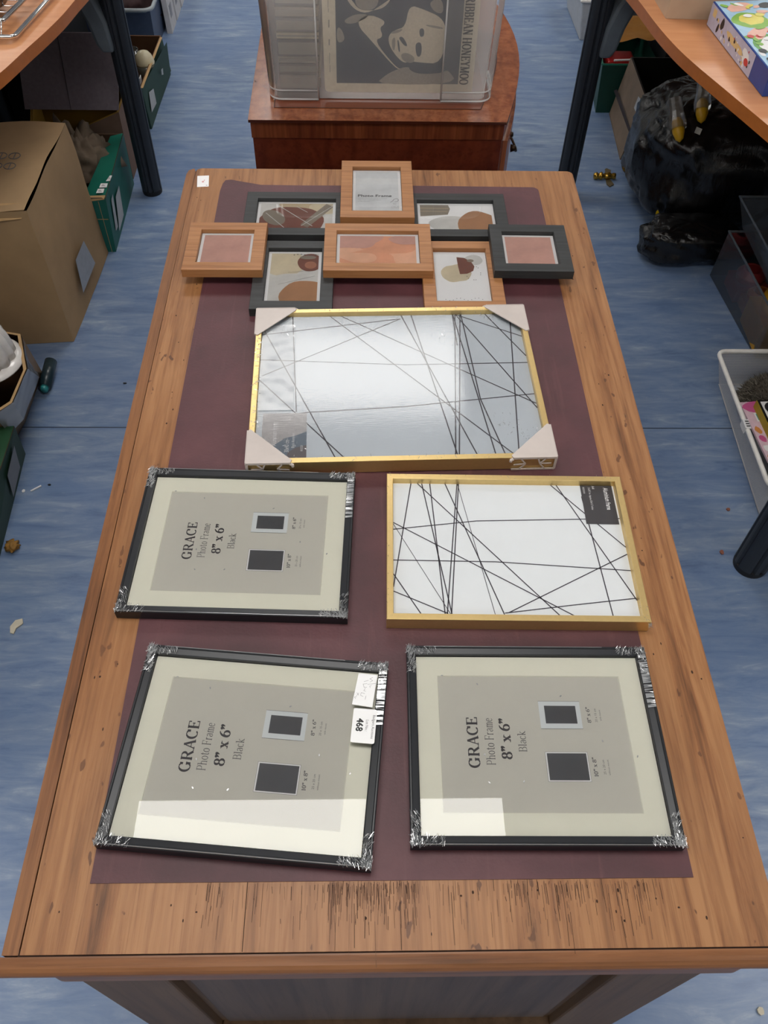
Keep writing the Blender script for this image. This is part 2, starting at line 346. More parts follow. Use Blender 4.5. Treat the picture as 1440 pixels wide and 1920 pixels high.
for j, yc in enumerate((-2.05, .335, 2.70, 5.1)):
    for i, xc in enumerate((-2.2, .22, 2.64)):
        o = thing('ceiling_light', f'white recessed rectangular ceiling light panel in the {rows[j]} row, {next(names)}', 'ceiling light', (xc, yc, 2.7), 0, 'recessed ceiling lights')
        b = MB(); b.ring(1.26, .66, [(0, 0), (0, -.012), (.03, -.012), (.03, -.004), (.03, 0)]); b.build('frame', WHITE, o)
        b = MB(); b.box(-.6, .6, -.3, .3, -.006, -.003); b.build('diffuser', FILL if j == 0 else DIFF, o)
# ================================================================ DESK
DX0, DX1, DY0, DY1, DT = .025, .771, -.176, 1.1986, .76
desk = thing('writing_desk', 'large old pine desk with maroon leather writing surface', 'desk', (.398, .51, 0))
def rrect(x0, x1, y0, y1, r, n=6):
    o = []
    for cx, cy, a in ((x1 - r, y1 - r, 0), (x0 + r, y1 - r, 90), (x0 + r, y0 + r, 180), (x1 - r, y0 + r, 270)):
        o += [(cx + r * math.cos(math.radians(a + 90 * i / n)), cy + r * math.sin(math.radians(a + 90 * i / n))) for i in range(n + 1)]
    return o
b = MB(); q_ = rrect(.0422, DX1 - .003, -.1625, DY1, .012); b.prism(q_[:14] + [(.0422, -.1625), (DX1 - .003, -.1625)], .738, DT); board = b
# bullnose edge along near side and left side
b = MB(); prof = [(-.0030 - .0140 * math.sin(a), .0116 * math.cos(a)) for a in [PI * i / 10 for i in range(11)]]
pts = [(DX0, -.164), (DX1 + .002, -.164)]
v_ = []; 
for x in (DX0 - .004, DX1 + .004):
    v_ += [(x, -.164, .7597)] + [(x, -.164 + q[0] + .0015, .7482 + q[1]) for q in prof] + [(x, -.164, .7366)]
n_ = len(v_) // 2; b.add(v_, [(i, i + 1, i + 1 + n_, i + n_) for i in range(n_ - 1)] + [tuple(range(n_)), tuple(range(n_, 2 * n_))[::-1]])
b.build('front_moulding', PINEX, desk, smooth=False, bevel=0, world=True)
b = MB(); b.prism([(DX0, -.1625), (.0405, -.1625), (.0415, DY1 - .01), (.038, DY1), (DX0 + .012, DY1), (DX0 + .003, DY1 - .006), (DX0, DY1 - .02)], .7375, .7592); b.build('side_moulding', wood('aged_pine_edge', '4f2f18', '774c2b', '8b5d37', 'y', 1.6, .4), desk, bevel=.003, world=True)
b = MB(); b.prism(rrect(.055, .748, -.174, DY1 - .02, .012), .690, .7366); b.build('cove_moulding', PINEX, desk, bevel=.008, world=True)
b = MB(); b.box(.04, DX1 - .006, -.1645, -.158, .745, .7585); b.build('groove_filler', plain('groove_dark', '2a160c', .9), desk, world=True)  # dark strip set into the groove behind the front moulding
# leather
L0, L1, M0, M1 = .0954, .6941, -.0997, 1.1404
pts = [(L0, M0), (L1, M0), (L1, M1 - .02)] + [(L1 - .012 + .012 * math.cos(a), M1 - .012 + .012 * math.sin(a)) for a in [i * PI / 12 for i in range(7)]]
pts += [(.45, M1 + .002), (.25, M1), (.17, M1 + .001), (.125, M1 + .014), (.112, M1 + .018), (.102, M1 + .016), (.098, M1 + .004), (L0, M1 - .02)]
b = MB(); b.prism(pts, DT - .0005, DT + .0009); b.build('leather_inlay', LEATHER, desk, world=True)
b = board
for q in ((.2495, M0, .2505), (.4, M0, .4008)):
    b.box(q[0], q[2], -.162, q[1], DT - .0006, DT + .00015, 1)
for k in range(420):
    x = random.choice([random.uniform(.33, .42), random.uniform(.5, .66), random.uniform(.2, .6)]); y1 = M0 - random.uniform(0, .006); l_ = random.uniform(.003, .022) * random.choice((1, 1, 1.8)); y1 -= random.choice((0, 0, random.uniform(0, .035)))
    b.seg((x, y1), (x + random.uniform(-.001, .001), y1 - l_), random.uniform(.0002, .0006), DT + .0002 + k * 1e-7, random.choice((1, 2, 2)))
for k in range(60):
    x, y = random.choice([(random.uniform(.05, .09), random.uniform(-.15, 1.1)), (random.uniform(.06, .72), random.uniform(-.155, -.11)), (random.uniform(.7, .76), random.uniform(-.1, 1.0))])
    b.poly(ell(x, y, random.uniform(.0004, .0013), random.uniform(.0006, .0022), 7), DT + .00025, 1)
b.build('desktop_board', [PINE, plain('crack_dark', '35200f', .9), plain('grain_open_dark', '644530', .8)], desk, bevel=.0012, world=True)
BX0, BX1, BY0, BY1 = .052, .745, -.158, 1.15
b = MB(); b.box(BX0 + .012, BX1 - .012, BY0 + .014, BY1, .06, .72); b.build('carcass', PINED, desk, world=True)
b = MB(); 
for x0, x1 in ((BX0, BX0 + .095), (BX1 - .095, BX1)): b.box(x0, x1, BY0, BY0 + .02, .06, .72)
b.box(BX0 + .095, BX1 - .095, BY0, BY0 + .02, .655, .72); b.box(BX0 + .095, BX1 - .095, BY0, BY0 + .02, .06, .14)
for X in (BX0, BX1 - .012):
    for y0, y1 in ((BY0 + .02, .0), (.32, .42), (.62, .72), (1.05, BY1)): b.box(X, X + .012, y0, y1, .06, .72)
    b.box(X, X + .012, 0, 1.05, .66, .72); b.box(X, X + .012, 0, 1.05, .06, .14)
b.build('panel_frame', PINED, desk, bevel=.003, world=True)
b = MB(); b.box(BX0 + .105, BX1 - .105, BY0 + .011, BY0 + .016, .15, .645)
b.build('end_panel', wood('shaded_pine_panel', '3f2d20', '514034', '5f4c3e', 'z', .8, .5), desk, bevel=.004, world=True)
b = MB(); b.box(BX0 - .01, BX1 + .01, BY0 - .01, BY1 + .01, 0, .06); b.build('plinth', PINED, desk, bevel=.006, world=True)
b = MB(); b.poly([(.047, 1.171), (.069, 1.173), (.0725, 1.135), (.051, 1.133)], DT + .0004, 0); b.poly(ell(.060, 1.151, .0022, .003, 8), DT + .0006, 1); b.poly(ell(.062, 1.156, .001, .002, 8), DT + .0006, 1); b.rect(.067, .070, 1.138, 1.1395, DT + .0006, 2)
tag(b.build('price_sticker', [PAPER, plain('faded_red_ink', 'cc9a98', .8), INK2], desk, world=True), 'small square white paper sticker')
# ================================================================ BLACK 8x6 FRAMES
R90 = PI / 2
def slivers(mb, w, h, z, corners, n, seed, rad=.034):
    rn = random.Random(seed)
    for ci, (sx_, sy) in enumerate(corners):
        for k in range(n):
            ext = rad * rn.random() ** 1.3
            if rn.random() < .5: px, py = w / 2 - ext, h / 2 - rn.uniform(.0005, .0105)
            else: px, py = w / 2 - rn.uniform(.0005, .0105), h / 2 - ext
            a = math.atan2(-py + h / 2 + .004, -px + w / 2 + .004) + PI / 4 + rn.gauss(0, .35); L = rn.uniform(.0015, .0065); wd = rn.uniform(.00015, .0005)
            px *= sx_; py *= sy; dx, dy = math.cos(a) * sx_ * L / 2, math.sin(a) * sy * L / 2; nx, ny = -dy / L * 2 * wd, dx / L * 2 * wd; t1 = rn.uniform(-.0005, .0005)
            mb.add([(px - dx, py - dy, z), (px + dx, py + dy, z), (px + dx + nx, py + dy + ny, z + t1 + .0003), (px - dx + nx, py - dy + ny, z + t1 + .0003)], [(0, 1, 2, 3)])
def grace(loc, rz, label):
    o = thing('photo_frame', label, 'photo frame', loc, rz, 'black photo frames with grey printed inserts')
    w, h = .2771, .2249
    b = MB(); b.ring(w, h, [(0, 0), (0, .0152), (.0008, .016), (.0022, .016), (.0032, .0148), (.0095, .0135), (.0105, .0128), (.0105, .0075), (.012, .0072), (.012, 0)]); b.build('frame', BLK, o)
    b = MB(); b.box(-w / 2 + .012, w / 2 - .012, -h / 2 + .012, h / 2 - .012, .001, .0066); b.build('backing_board', plain('black_backing', '2a2522', .9), o)
    b = MB(); b.ring(w - .022, h - .022, [(0, .0072), (0, .0086), (.0235, .0086), (.0242, .0078), (.0242, .0072)]); b.build('mount', CREAM, o)
    b = MB(); z = .0078
    b.rect(-.106, .106, -.080, .080, z, 0)
    z1 = z + .00015; z2 = z1 + .00012
    serif(b, 'GRACE', (-.0681, -.0005), .0118, R90, z1, 1, True, length=.0585)
    serif(b, 'Photo Frame', (-.0502, 0), .0096, R90, z1, 2, length=.054)
    serif(b, '8" x 6"', (-.0325, 3.5e-3), .0112, R90, z1, 1, True, length=.0475)
    serif(b, 'Black', (-.0146, 0), .0088, R90, z1, 2, length=.0245)
    b.ring(.0001, .0001, [(0, 0)]) if False else None
    b.rect(.0080, .0542, .0146, .0470, z1, 3); b.rect(.0141, .0491, .0206, .0416, z2, 4)
    for q in ((.0078, .0544, .0144, .0148), (.0078, .0544, .0468, .0472)): b.rect(*q, z2, 2)
    b.rect(.0088, .0549, -.0446, -.0118, z1, 2); b.rect(.0091, .0546, -.0443, -.0121, z1 + .00006, 5); b.rect(.0107, .0533, -.0430, -.0134, z2, 4)
    serif(b, '8" x 6"', (.0625, .0312), .0040, R90, z1, 2, True, length=.019)
    sans(b, '20 x 15 cm', (.0706, .0305), .0036, R90, z1, 2, 1.0); sans(b, 'with mount', (.0755, .0305), .0028, R90, z1, 2, 1.0)
    serif(b, '10" x 8"', (.0610, -.0282), .0042, R90, z1, 2, True, length=.022)
    sans(b, '25 x 20 cm', (.0706, -.0285), .0036, R90, z1, 2, 1.0); sans(b, 'without mount', (.0755, -.0288), .0028, R90, z1, 2, 1.0)
    b.build('printed_insert', [GREY, INK, INK2, PALE, SWATCH, PAPER], o)
    b = MB(); b.rect(-w / 2 + .0112, w / 2 - .0112, -h / 2 + .0112, h / 2 - .0112, .0100); b.build('glass_pane', GLASS, o)
    b = MB(); slivers(b, w, h, .0164, ((1, 1), (-1, 1), (1, -1), (-1, -1)), 240, 3)
    rn = random.Random(4)
    for k in range(60):
        y = h / 2 - rn.uniform(.01, .075); b.add([(w / 2 - .001, y, .0163), (w / 2 - .010, y + rn.uniform(-.002, .002), .0158), (w / 2 - .010, y + .0006, .0162), (w / 2 - .001, y + .0007, .0168)], [(0, 1, 2, 3)])
    b.tube([(-w / 2 + .001, -h / 2 + .0012, .0162), (w / 2 - .001, -h / 2 + .0012, .0162)], .0003, 5)
    b.tube([(-w / 2 + .02, h / 2 - .001, .0162), (w / 2 - .05, h / 2 - .0012, .0162)], .0003, 5)
    for k in range(8):
        x, y = rn.uniform(-.11, .11), rn.uniform(-.09, .09); b.poly(ell(x, y, .0008, .0016, 6, rn.random() * 3), .0103)
    b.build('shrink_wrap', CRINK, o)
    return o
g3 = grace((.5515, .0398, .7609), math.radians(-.66), 'black photo frame in the near right corner of the desk, beside the one carrying labels')
g1 = clone(g3); g1.location = (.2106, .3086, .7609); g1.rotation_euler.z = math.radians(-2.07)
g1['label'] = 'black photo frame on the left, just below the large gold frame with corner protectors'
g2 = clone(g3); g2.location = (.24454, .03217, .7609); g2.rotation_euler.z = math.radians(-5.4)
g2['label'] = 'black photo frame at the near left with two white auction labels on its edge'
lab = MB(); z = .0172
def inq(pts, s=0): return pts
lab.prism([(.1059, .0962), (.1271, .0952), (.1248, .0558), (.1020, .0576)], z, z + .0003)
# handwriting
for pl in ([(.122, .092), (.119, .090), (.1225, .088), (.1195, .086)], [(.126, .085), (.117, .083)], [(.1215, .082), (.1195, .081), (.1205, .079)], [(.1175, .088), (.1125, .086)], [(.1165, .084), (.112, .083), (.1135, .079), (.1165, .0795)], [(.1150, .078), (.1135, .075), (.1160, .0745)], [(.1150, .0715), (.1110, .0725), (.1105, .069), (.1135, .068)], [(.1165, .069), (.1160, .0645)], [(.1085, .072), (.1060, .068)], [(.1060, .072), (.1085, .069)], [(.1065, .067), (.1040, .0665), (.1055, .0645)]):
    for i in range(len(pl) - 1): lab.seg(pl[i], pl[i + 1], .0003, z + .0004, 1)
tag(lab.build('handwritten_label', [PAPER, INK2], g2), 'white paper slip with faint handwriting')
lab = MB(); z = .0170
q = rrect(.1046, .1305, .0142, .0537, .0022, 3); lab.prism([(x, y) for x, y in q], z, z + .0003)
sans(lab, 'Badgers Auctions', (.1275, .0335), .0042, -R90 - .02, z + .0004, 1, .93)
sans(lab, 'Lot No.:', (.1206, .0345), .0042, -R90 - .02, z + .0004, 1, .93)
for q in range(4): sans(lab, '468', (.1122 + q * .0002, .0345 + (q - 1) * .0002), .0105, -R90 - .02, z + .0004 + q * .00002, 2, .95)
tag(lab.build('lot_label', [PAPER, INK2, plain('black_ink', '17171a', .6)], g2), 'white lot label printed 468')
# ================================================================ GOLD A4 FRAME
def clipseg(a, b, x0, x1, y0, y1):
    t0, t1 = 0, 1; dx, dy = b[0] - a[0], b[1] - a[1]
    for p, q in ((-dx, a[0] - x0), (dx, x1 - a[0]), (-dy, a[1] - y0), (dy, y1 - a[1])):
        if abs(p) < 1e-9:
            if q < 0: return None
            continue
        r = q / p
        if p < 0: t0 = max(t0, r)
        else: t1 = min(t1, r)
    return None if t0 >= t1 else ((a[0] + t0 * dx, a[1] + t0 * dy), (a[0] + t1 * dx, a[1] + t1 * dy))
GPROF = lambda T, w_: [(0, 0), (0, T - .0006), (.0006, T), (w_ - .0006, T), (w_, T - .0006), (w_, T - .0105), (w_ + .002, T - .011), (w_ + .002, 0)]
o = thing('photo_frame', 'slim gold frame with black corner sticker and line print, on the right', 'photo frame', (.5502, .29557, .7609), math.radians(-.976), 'gold aluminium photo frames')
w, h, T = .3136, .2246, .0215
b = MB(); b.ring(w, h, GPROF(T, .0082)); b.build('frame', GOLD, o)
b = MB(); b.box(-w / 2 + .0102, w / 2 - .0102, -h / 2 + .0102, h / 2 - .0102, .002, T - .0116); b.build('backing_board', CARDI, o)
b = MB(); z = T - .0105; hw, hh = w / 2 - .0085, h / 2 - .0085
b.rect(-hw, hw, -hh, hh, z, 0)
AL = [((-124, 105.3), (-147.3, -54.1)), ((-116, 104.5), (50.5, -97.7)), ((-110, 105.6), (-78.6, -96.9)), ((-99, 105.8), (-86.6, -96.1)), ((-79, 106.1), (-15.6, -96.9)), ((-62, 106.4), (-83.6, -96)), ((-60, 106.4), (-78.6, -96.9)), ((-59.8, 93.4), (-26.5, -97)), ((-147.7, 26.9), (-40, 42)), ((-40, 42), (150, 49)), ((-146.8, 36.9), (66.5, -97.5)), ((-147.9, -21.1), (-20, -22)), ((-20, -22), (150.4, -33)), ((-147.8, 34.9), (-80.6, -97)), ((-147.5, -43.1), (-116.6, -96.6)), ((-148.1, -67.1), (-86.6, -96.1)), ((61, 107.5), (150.8, 0)), ((70, 107.6), (151.2, -83)), ((104, 75), (115.5, -97.6)), ((149.9, -7), (-9.6, -95.7)), ((-9.6, -95.7), (70, -84)), ((70, -84), (150.1, -73))]
def ext(p, q, k): return ((p[0] - (q[0] - p[0]) * k) / 1000, (p[1] - (q[1] - p[1]) * k) / 1000)
for i, (p, q) in enumerate(AL):
    one = i in (8, 11, 20); two = i in (9, 12, 21, 19)
    a_ = ext(p, q, 0 if two else .06); c_ = ext(q, p, 0 if one or i in (19,) else .06)
    sgm = clipseg(a_, c_, -hw, hw, -hh, hh)
    if sgm: b.seg(*sgm, .0008 if i in (7, 13) else .00145, z + .0002, 1)
b.poly([(.1035, .1040), (.1462, .1040), (.1462, .0390), (.1033, .0392)], z + .0004, 2)
[sans(b, 'Aluminium frame', (.1365 + q * .0003, .0815), .0086, -R90, z + .0006 + q * .00003, 3, .62) for q in range(3)]; sans(b, 'A4', (.1205, .1005), .0052, -R90, z + .0006, 3, .9)
sans(b, '21x29,7 cm  Approx. 8.3x11.7 inches', (.1150, .0815), .0042, -R90, z + .0006, 3, .60); sans(b, '8032520150', (.1075, .0955), .0036, -R90, z + .0006, 3, .62)
b.build('printed_insert', [DRAW, LINE, plain('charcoal_sticker', '3f3d40', .6), PAPER], o)
b = MB(); b.rect(-hw, hw, -hh, hh, z + .003); b.build('glass_pane', clear('matte_acrylic', .03, .35, edge=.5), o)
b = MB(); rn = random.Random(9)
for k in range(90):
    s_ = rn.random()
    if s_ < .5: x, y = -w / 2 + rn.uniform(.001, .007), rn.uniform(-h / 2, h / 2)
    elif s_ < .8: x, y = rn.uniform(-w / 2, w / 2), h / 2 - rn.uniform(.001, .008)
    else: x, y = w / 2 - rn.uniform(0, .01), -h / 2 + rn.uniform(0, .02)
    a = rn.random() * 3; L = rn.uniform(.001, .004); b.add([(x, y, T + .0003), (x + L * math.cos(a), y + L * math.sin(a), T + .0006), (x + L * math.cos(a) * .9 + .0004, y + L * math.sin(a) * .9, T + .0012)], [(0, 1, 2)])
for k in range(14):
    a = rn.random() * 6; x, y, zz = w / 2 + .001, -h / 2 - .001, rn.uniform(.002, .02)
    b.add([(x, y, zz), (x + .006 * math.cos(a), y - .002 + .004 * math.sin(a), zz + .004), (x - .004, y - .002, zz + .003)], [(0, 1, 2)])
b.build('shrink_wrap', CRINK, o)
# ================================================================ LARGE GOLD FRAME 30x40
o = thing('photo_frame', 'largest gold frame, film-wrapped with pale plastic corner protectors', 'photo frame', (.41190, .59174, .7621), math.radians(1.713), 'gold aluminium photo frames')
w, h, T = .4205, .3203, .0235
b = MB(); b.ring(w, h, GPROF(T, .0085)); b.build('frame', GOLD, o)
b = MB(); b.box(-w / 2 + .0106, w / 2 - .0106, -h / 2 + .0106, h / 2 - .0106, .002, T - .0092); b.build('backing_board', CARDI, o)
b = MB(); z = T - .0085; hw, hh = w / 2 - .0088, h / 2 - .0088; b.rect(-hw, hw, -hh, hh, z, 0)
BL = [((-155.4, 152), (-145.7, -57.4)), ((-95.4, 150.2), (152.9, -143.4)), ((-76.5, 149.6), (201.7, -49.8)), ((-198.7, 110.2), (14.4, 142.9)), ((-197.4, 18.2), (14.4, 142.9)), ((-199.4, 53.2), (16.2, 36.8)), ((16.2, 36.8), (201.3, 37.3)), ((-194.7, 110.1), (-92.2, -143.1)), ((-198.8, 6.2), (-81.2, -143.4)), ((-128.7, -58.9), (10.6, -51.1)), ((10.6, -51.1), (201.3, -29.8)), ((18.4, 142.8), (103.8, -143.9)), ((32.5, 147.3), (76.9, -143.1)), ((97.6, 148.4), (98.5, 78.3)), ((98.6, 148.4), (129.9, -143.7)), ((101.6, 148.3), (74.9, -143)), ((109.6, 148), (79.9, -143.2)), ((108.6, 148.1), (201.1, 97.3)), ((111.5, 145), (121, -38.4)), ((121, -38.4), (142.9, -144.1)), ((150.7, 149.8), (200.8, 53.3)), ((105.5, 145.2), (200.5, -56.8)), ((187.9, 134.4), (163, -140.7))]
for i, (p, q) in enumerate(BL):
    one = i in (5, 9, 18, 13); two = i in (6, 10, 19)
    a_ = ext(p, q, 0 if two or i in (4,) else .06); c_ = ext(q, p, 0 if one or i in (3, 4, 0) else .06)
    sgm = clipseg(a_, c_, -hw, hw, -hh, hh)
    if sgm: b.seg(*sgm, .0018, z + .0002, 1)
b.poly([(-.193, -.060), (-.1305, -.060), (-.1305, -.1505), (-.193, -.1505)], z + .0004, 2)
b.poly([(-.180, -.125), (-.160, -.108), (-.146, -.104), (-.1305, -.096), (-.1305, -.1505), (-.180, -.1505)], z + .0005, 3); b.poly([(-.156, -.135), (-.145, -.126), (-.1305, -.122), (-.1305, -.1505), (-.158, -.1505)], z + .0006, 4)
sans(b, 'Aluminium frame', (-.1755, -.100), .0105, R90, z + .0008, 5, .62); sans(b, '30x40 cm', (-.1575, -.1235), .0095, R90, z + .0008, 5, .62); sans(b, 'Black Aluminium', (-.149, -.113), .0060, R90, z + .0008, 5, .7); sans(b, '8032520', (-.137, -.128), .0045, R90, z + .0008, 5, .7)
b.build('printed_insert', [plain('pale_blue_paper', 'cdd4da', .7, var=.01, bump=0), LINE, plain('hazy_sky_print', 'b5b2b2', .6), plain('blue_mountain_print', '707d8a', .6), plain('dusk_ground_print', '6d6668', .6), PAPER], o)
b = MB(); b.rect(-hw, hw, -hh, hh, z + .0035); b.build('glass_pane', WRAPGL, o)
PROT = plain('pale_corner_plastic', 'bdb3ad', .4, sc=15)
for sx_, sy in ((-1, 1), (1, 1), (1, -1), (-1, -1)):
    b = MB(); b.T = Matrix.Diagonal((sx_, sy, 1, 1)); X, Y = w / 2 + .001, h / 2 + .001; L = .060
    tri = [(X, Y), (X - L, Y), (X - L - .002, Y - .004), (X - .004, Y - L - .002), (X, Y - L)]
    b.prism(tri, T + .0002, T + .0014); b.prism(tri, -.0008, .0008)
    for (ax, ay), (dx, dy) in (((X, Y), (-1, 0)), ((X, Y), (0, -1))):
        def P_(u, zz, k): return (ax + dx * u + (k if dx == 0 else 0), ay + dy * u + (k if dy == 0 else 0), zz)
        def bar(u0, z0, u1, z1, th=.0011):
            d = Vector((u1 - u0, z1 - z0)).normalized() * th; n = Vector((-d.y, d.x)); q = [(u0 + n.x, z0 + n.y), (u0 - n.x, z0 - n.y), (u1 - n.x, z1 - n.y), (u1 + n.x, z1 + n.y)]
            b.hexa([P_(a, c, 0) for a, c in q] + [P_(a, c, .0012) for a, c in q])
        bar(0, T, L, T, .002); bar(0, .001, L, .001, .0016); bar(.001, .001, .001, T, .0016)
        bar(.014, T, .022, .012); bar(.022, .012, .014, .001); bar(L - .010, T, L - .018, .012); bar(L - .018, .012, L - .010, .001); bar(.022, .012, .006, .012); bar(.026, T, .022, .012); bar(L - .018, .012, L - .002, .010)
    b.tube([(X - L, Y + .0008, T - .001), (X - L - .003, Y + .0012, T - .003), (X - L - .003, Y + .0012, T - .006)], .0022, 8)
    b.build('corner_protector', PROT, o, bevel=.0003)
b = MB(); rn = random.Random(21)
for k in range(330):
    s_ = rn.random()
    if s_ < .3: x, y, zz = -w / 2 + rn.gauss(.006, .003), rn.uniform(-.10, .10), T + .0004
    elif s_ < .5: x, y, zz = rn.uniform(-.15, .15), h / 2 - rn.uniform(.0, .010), T + .0004
    elif s_ < .6: x, y, zz = rn.uniform(-.15, .15), -h / 2 + rn.uniform(.001, .012), T + .0004
    else:
        c0 = rn.choice([(-.170, .115), (-.165, -.118), (.175, -.112), (.155, .140), (.15, -.09), (.09, .09)]); x, y, zz = c0[0] + rn.gauss(0, .012), c0[1] + rn.gauss(0, .010), T - .003
    a = rn.gauss(PI / 2 if s_ > .3 else 0, .6); L = rn.uniform(.0012, .006); wd = rn.uniform(.0002, .0007); tl = rn.uniform(-.0006, .0008)
    dx, dy = L / 2 * math.cos(a), L / 2 * math.sin(a)
    b.add([(x - dx, y - dy, zz), (x + dx, y + dy, zz), (x + dx - math.sin(a) * wd, y + dy + math.cos(a) * wd, zz + tl), (x - dx - math.sin(a) * wd, y - dy + math.cos(a) * wd, zz + tl)], [(0, 1, 2, 3)])
b.build('shrink_wrap', CRINK, o)['kind'] = 'stuff'
b = MB(); n1, n2 = 46, 34; vs_ = []
for j in range(n2):
    for i in range(n1):
        x = -.200 + .050 * i / (n1 - 1); y = -.058 + .185 * j / (n2 - 1); vs_.append((x, y, T - .0035 + .0006 * noise.noise(Vector((x * 60, y * 60, 1)))))
b.add(vs_, [(j * n1 + i, j * n1 + i + 1, (j + 1) * n1 + i + 1, (j + 1) * n1 + i) for j in range(n2 - 1) for i in range(n1 - 1)])
b.build('film_flap', clear('milky_film', .08, .2, haze=.22, hazecol='eef0f2'), o, smooth=True)
# ================================================================ COLLAGE FRAME
SH = {}
def shade(n_, c_): return plain('art_' + n_, c_, .75, sc=30, var=.1)
ART = [PAPER, shade('rust', '7c4f42'), shade('pink', 'c9a093'), shade('sand', 'b9a88a'), shade('taupe', '8b8174'), shade('tan', 'a97f5d'), shade('salmon', 'd9a283'), shade('peach', 'e0b497'), shade('ash', 'c9c8c4'), shade('grey_card', 'cfd1d2'), INK2, shade('linen', 'cabfa5'), shade('clay', 'a5735c')]
col = thing('collage_photo_frame', 'cluster of eight overlapping small black and oak frames at the far desk end', 'photo frame', (.388, .95, .7609))
def clip_poly(pts, x0, x1, y0, y1):
    for ax, lim, sg in ((0, x0, 1), (0, x1, -1), (1, y0, 1), (1, y1, -1)):
        out = []
        for i in range(len(pts)):
            p, q = pts[i - 1], pts[i]; pi_, qi = sg * (p[ax] - lim) >= 0, sg * (q[ax] - lim) >= 0
            if pi_ != qi: tt = (lim - p[ax]) / (q[ax] - p[ax]); out.append((p[0] + (q[0] - p[0]) * tt, p[1] + (q[1] - p[1]) * tt))
            if qi: out.append(q)
        pts = out
        if not pts: return []
    return pts
def small(x0, x1, y0, y1, zb, mat, label, art, axis='x', rz=0):
    w, h = x1 - x0, y1 - y0; cx, cy = (x0 + x1) / 2, (y0 + y1) / 2
    b = MB(); b.ring(w, h, [(0, 0), (0, .0146), (.0005, .015), (.0202, .015), (.0207, .0145), (.0207, .0060), (.024, .0060), (.024, 0)])
    f = b.build('photo_frame', mat, col); f.location = (cx - col.location.x, cy - col.location.y, zb); f.rotation_euler.z = rz; tag(f, label)
    b = MB(); pw, ph = w / 2 - .0212, h / 2 - .0212; z = .0072
    b.rect(-pw, pw, -ph, ph, z, 0); mg = .005
    for i, (mi_, pts) in enumerate(art(pw - mg, ph - mg) if art else []):
        q = clip_poly(pts, -pw + (mg if mi_ >= 0 else 0), pw - mg, -ph + mg, ph - mg)
        if len(q) > 2: b.poly(q, z + .0001 * (i + 1), abs(mi_))
    return b, f, pw, ph, z
def fin(r, extra=None):
    b, f, pw, ph, z = r
    if extra: extra(b, pw, ph, z)
    b.box(-pw - .002, pw + .002, -ph - .002, ph + .002, .0015, .006, 0)
    b.build('picture', ART, f)
    g = MB(); g.rect(-pw, pw, -ph, ph, .0088); g.build('glass_pane', GLASS, f)
def band(x0, y0, x1, y1, w_): 
    d = Vector((x1 - x0, y1 - y0)).normalized(); n = Vector((-d.y, d.x)) * w_ / 2; return [(x0 + n.x, y0 + n.y), (x0 - n.x, y0 - n.y), (x1 - n.x, y1 - n.y), (x1 + n.x, y1 + n.y)]
def art_tl(a, c): return [(8, [(-a, -c), (a, -c), (a, c), (-a, c)]), (3, ell(.02, .035, .05, .022, wob=.2)), (11, ell(.052, .028, .03, .02)), (1, ell(-.008, -.016, .056, .048, wob=.15, seed=2)), (4, ell(-.04, -.004, .018, .026, rot_=.6)), (4, band(.015, -.03, .06, .035, .016)), (8, band(-.03, .03, .03, -.03, .0014)), (8, band(-.055, .01, -.02, -.035, .0014)), (8, band(.0, .03, .02, .012, .001)), (8, band(.01, -.03, .068, .036, .0012))]
def art_tr(a, c): return [(4, [(-a, c), (-a + .052, c), (-a + .055, c - .012), (-a + .05, c - .03), (-a, c - .036)]), (3, band(-a, c - .01, -a + .052, c - .011, .0015)), (3, band(-a, c - .02, -a + .05, c - .021, .0012)), (8, ell(-.01, -.02, .04, .024, wob=.1)), (5, ell(.04, -.03, .038, .052, wob=.08, seed=3))]
def art_bl(a, c): return [(8, [(-a, -c), (a, -c), (a, c), (-a, c)]), (11, ell(-.018, .038, .038, .034, wob=.1)), (8, ell(.0, .002, .03, .008)), (5, ell(.022, -.052, .045, .042, wob=.1, seed=5)), (1, ell(.026, .040, .021, .024, wob=.08)), (12, ell(.027, .033, .010, .010)), (4, ell(.022, .054, .014, .005)), (10, band(-.025, -.02, .035, .003, .0005)), (10, band(-.01, .012, .015, .016, .0004))] + [(10, ell(-.002 + .006 * k, .0605 + .002 * math.sin(k), .0013, .0013, 6)) for k in range(7)]
def art_br(a, c): return [(11, ell(-.009, .012, .024, .024, wob=.25, seed=4)), (8, ell(.024, .048, .016, .014, wob=.1)), (1, [(-.005, .056), (.008, .054), (.019, .044), (.024, .030), (.021, .018), (.010, .010), (-.002, .009), (-.004, .03)]), (4, ell(.018, .046, .006, .004))] + [(10, ell(.02 + .013 * math.cos(k), .012 + .02 * math.sin(k), .0008, .0012, 5)) for k in range(12)] + [(10, ell(-.03 + .006 * k, -.060 + .003 * math.sin(5 * k), .0009, .0008, 5)) for k in range(11)]
def art_c(a, c): return [(7, [(-a, -c), (a, -c), (a, c), (-a, c)]), (6, ell(.02, .02, .06, .03, wob=.3)), (2, ell(-.05, .03, .06, .025, wob=.3, seed=3)), (6, ell(-.015, -.03, .045, .028, wob=.2, seed=6)), (7, ell(-.03, -.022, .03, .014, wob=.2, seed=8)), (2, ell(.05, .03, .03, .014, wob=.2))]
def art_pink(a, c): return [(2, [(-a, -c), (a, -c), (a, c), (-a, c)])]
def art_card(a, c): return [(9, [(-a, -c), (a, -c), (a, c), (-a, c)])]
zb = 0.0; zf = .0152
fin(small(.151, .334, .961, 1.094, zb, BLACKF, 'black stained frame, rear left of the cluster', art_tl))
fin(small(.440, .6215, .960, 1.093, zb, BLACKF, 'black stained frame, rear right of the cluster', art_tr))
fin(small(.1805, .3135, .760, .943, zb, BLACKF, 'black stained upright frame, lower left of the cluster', art_bl))
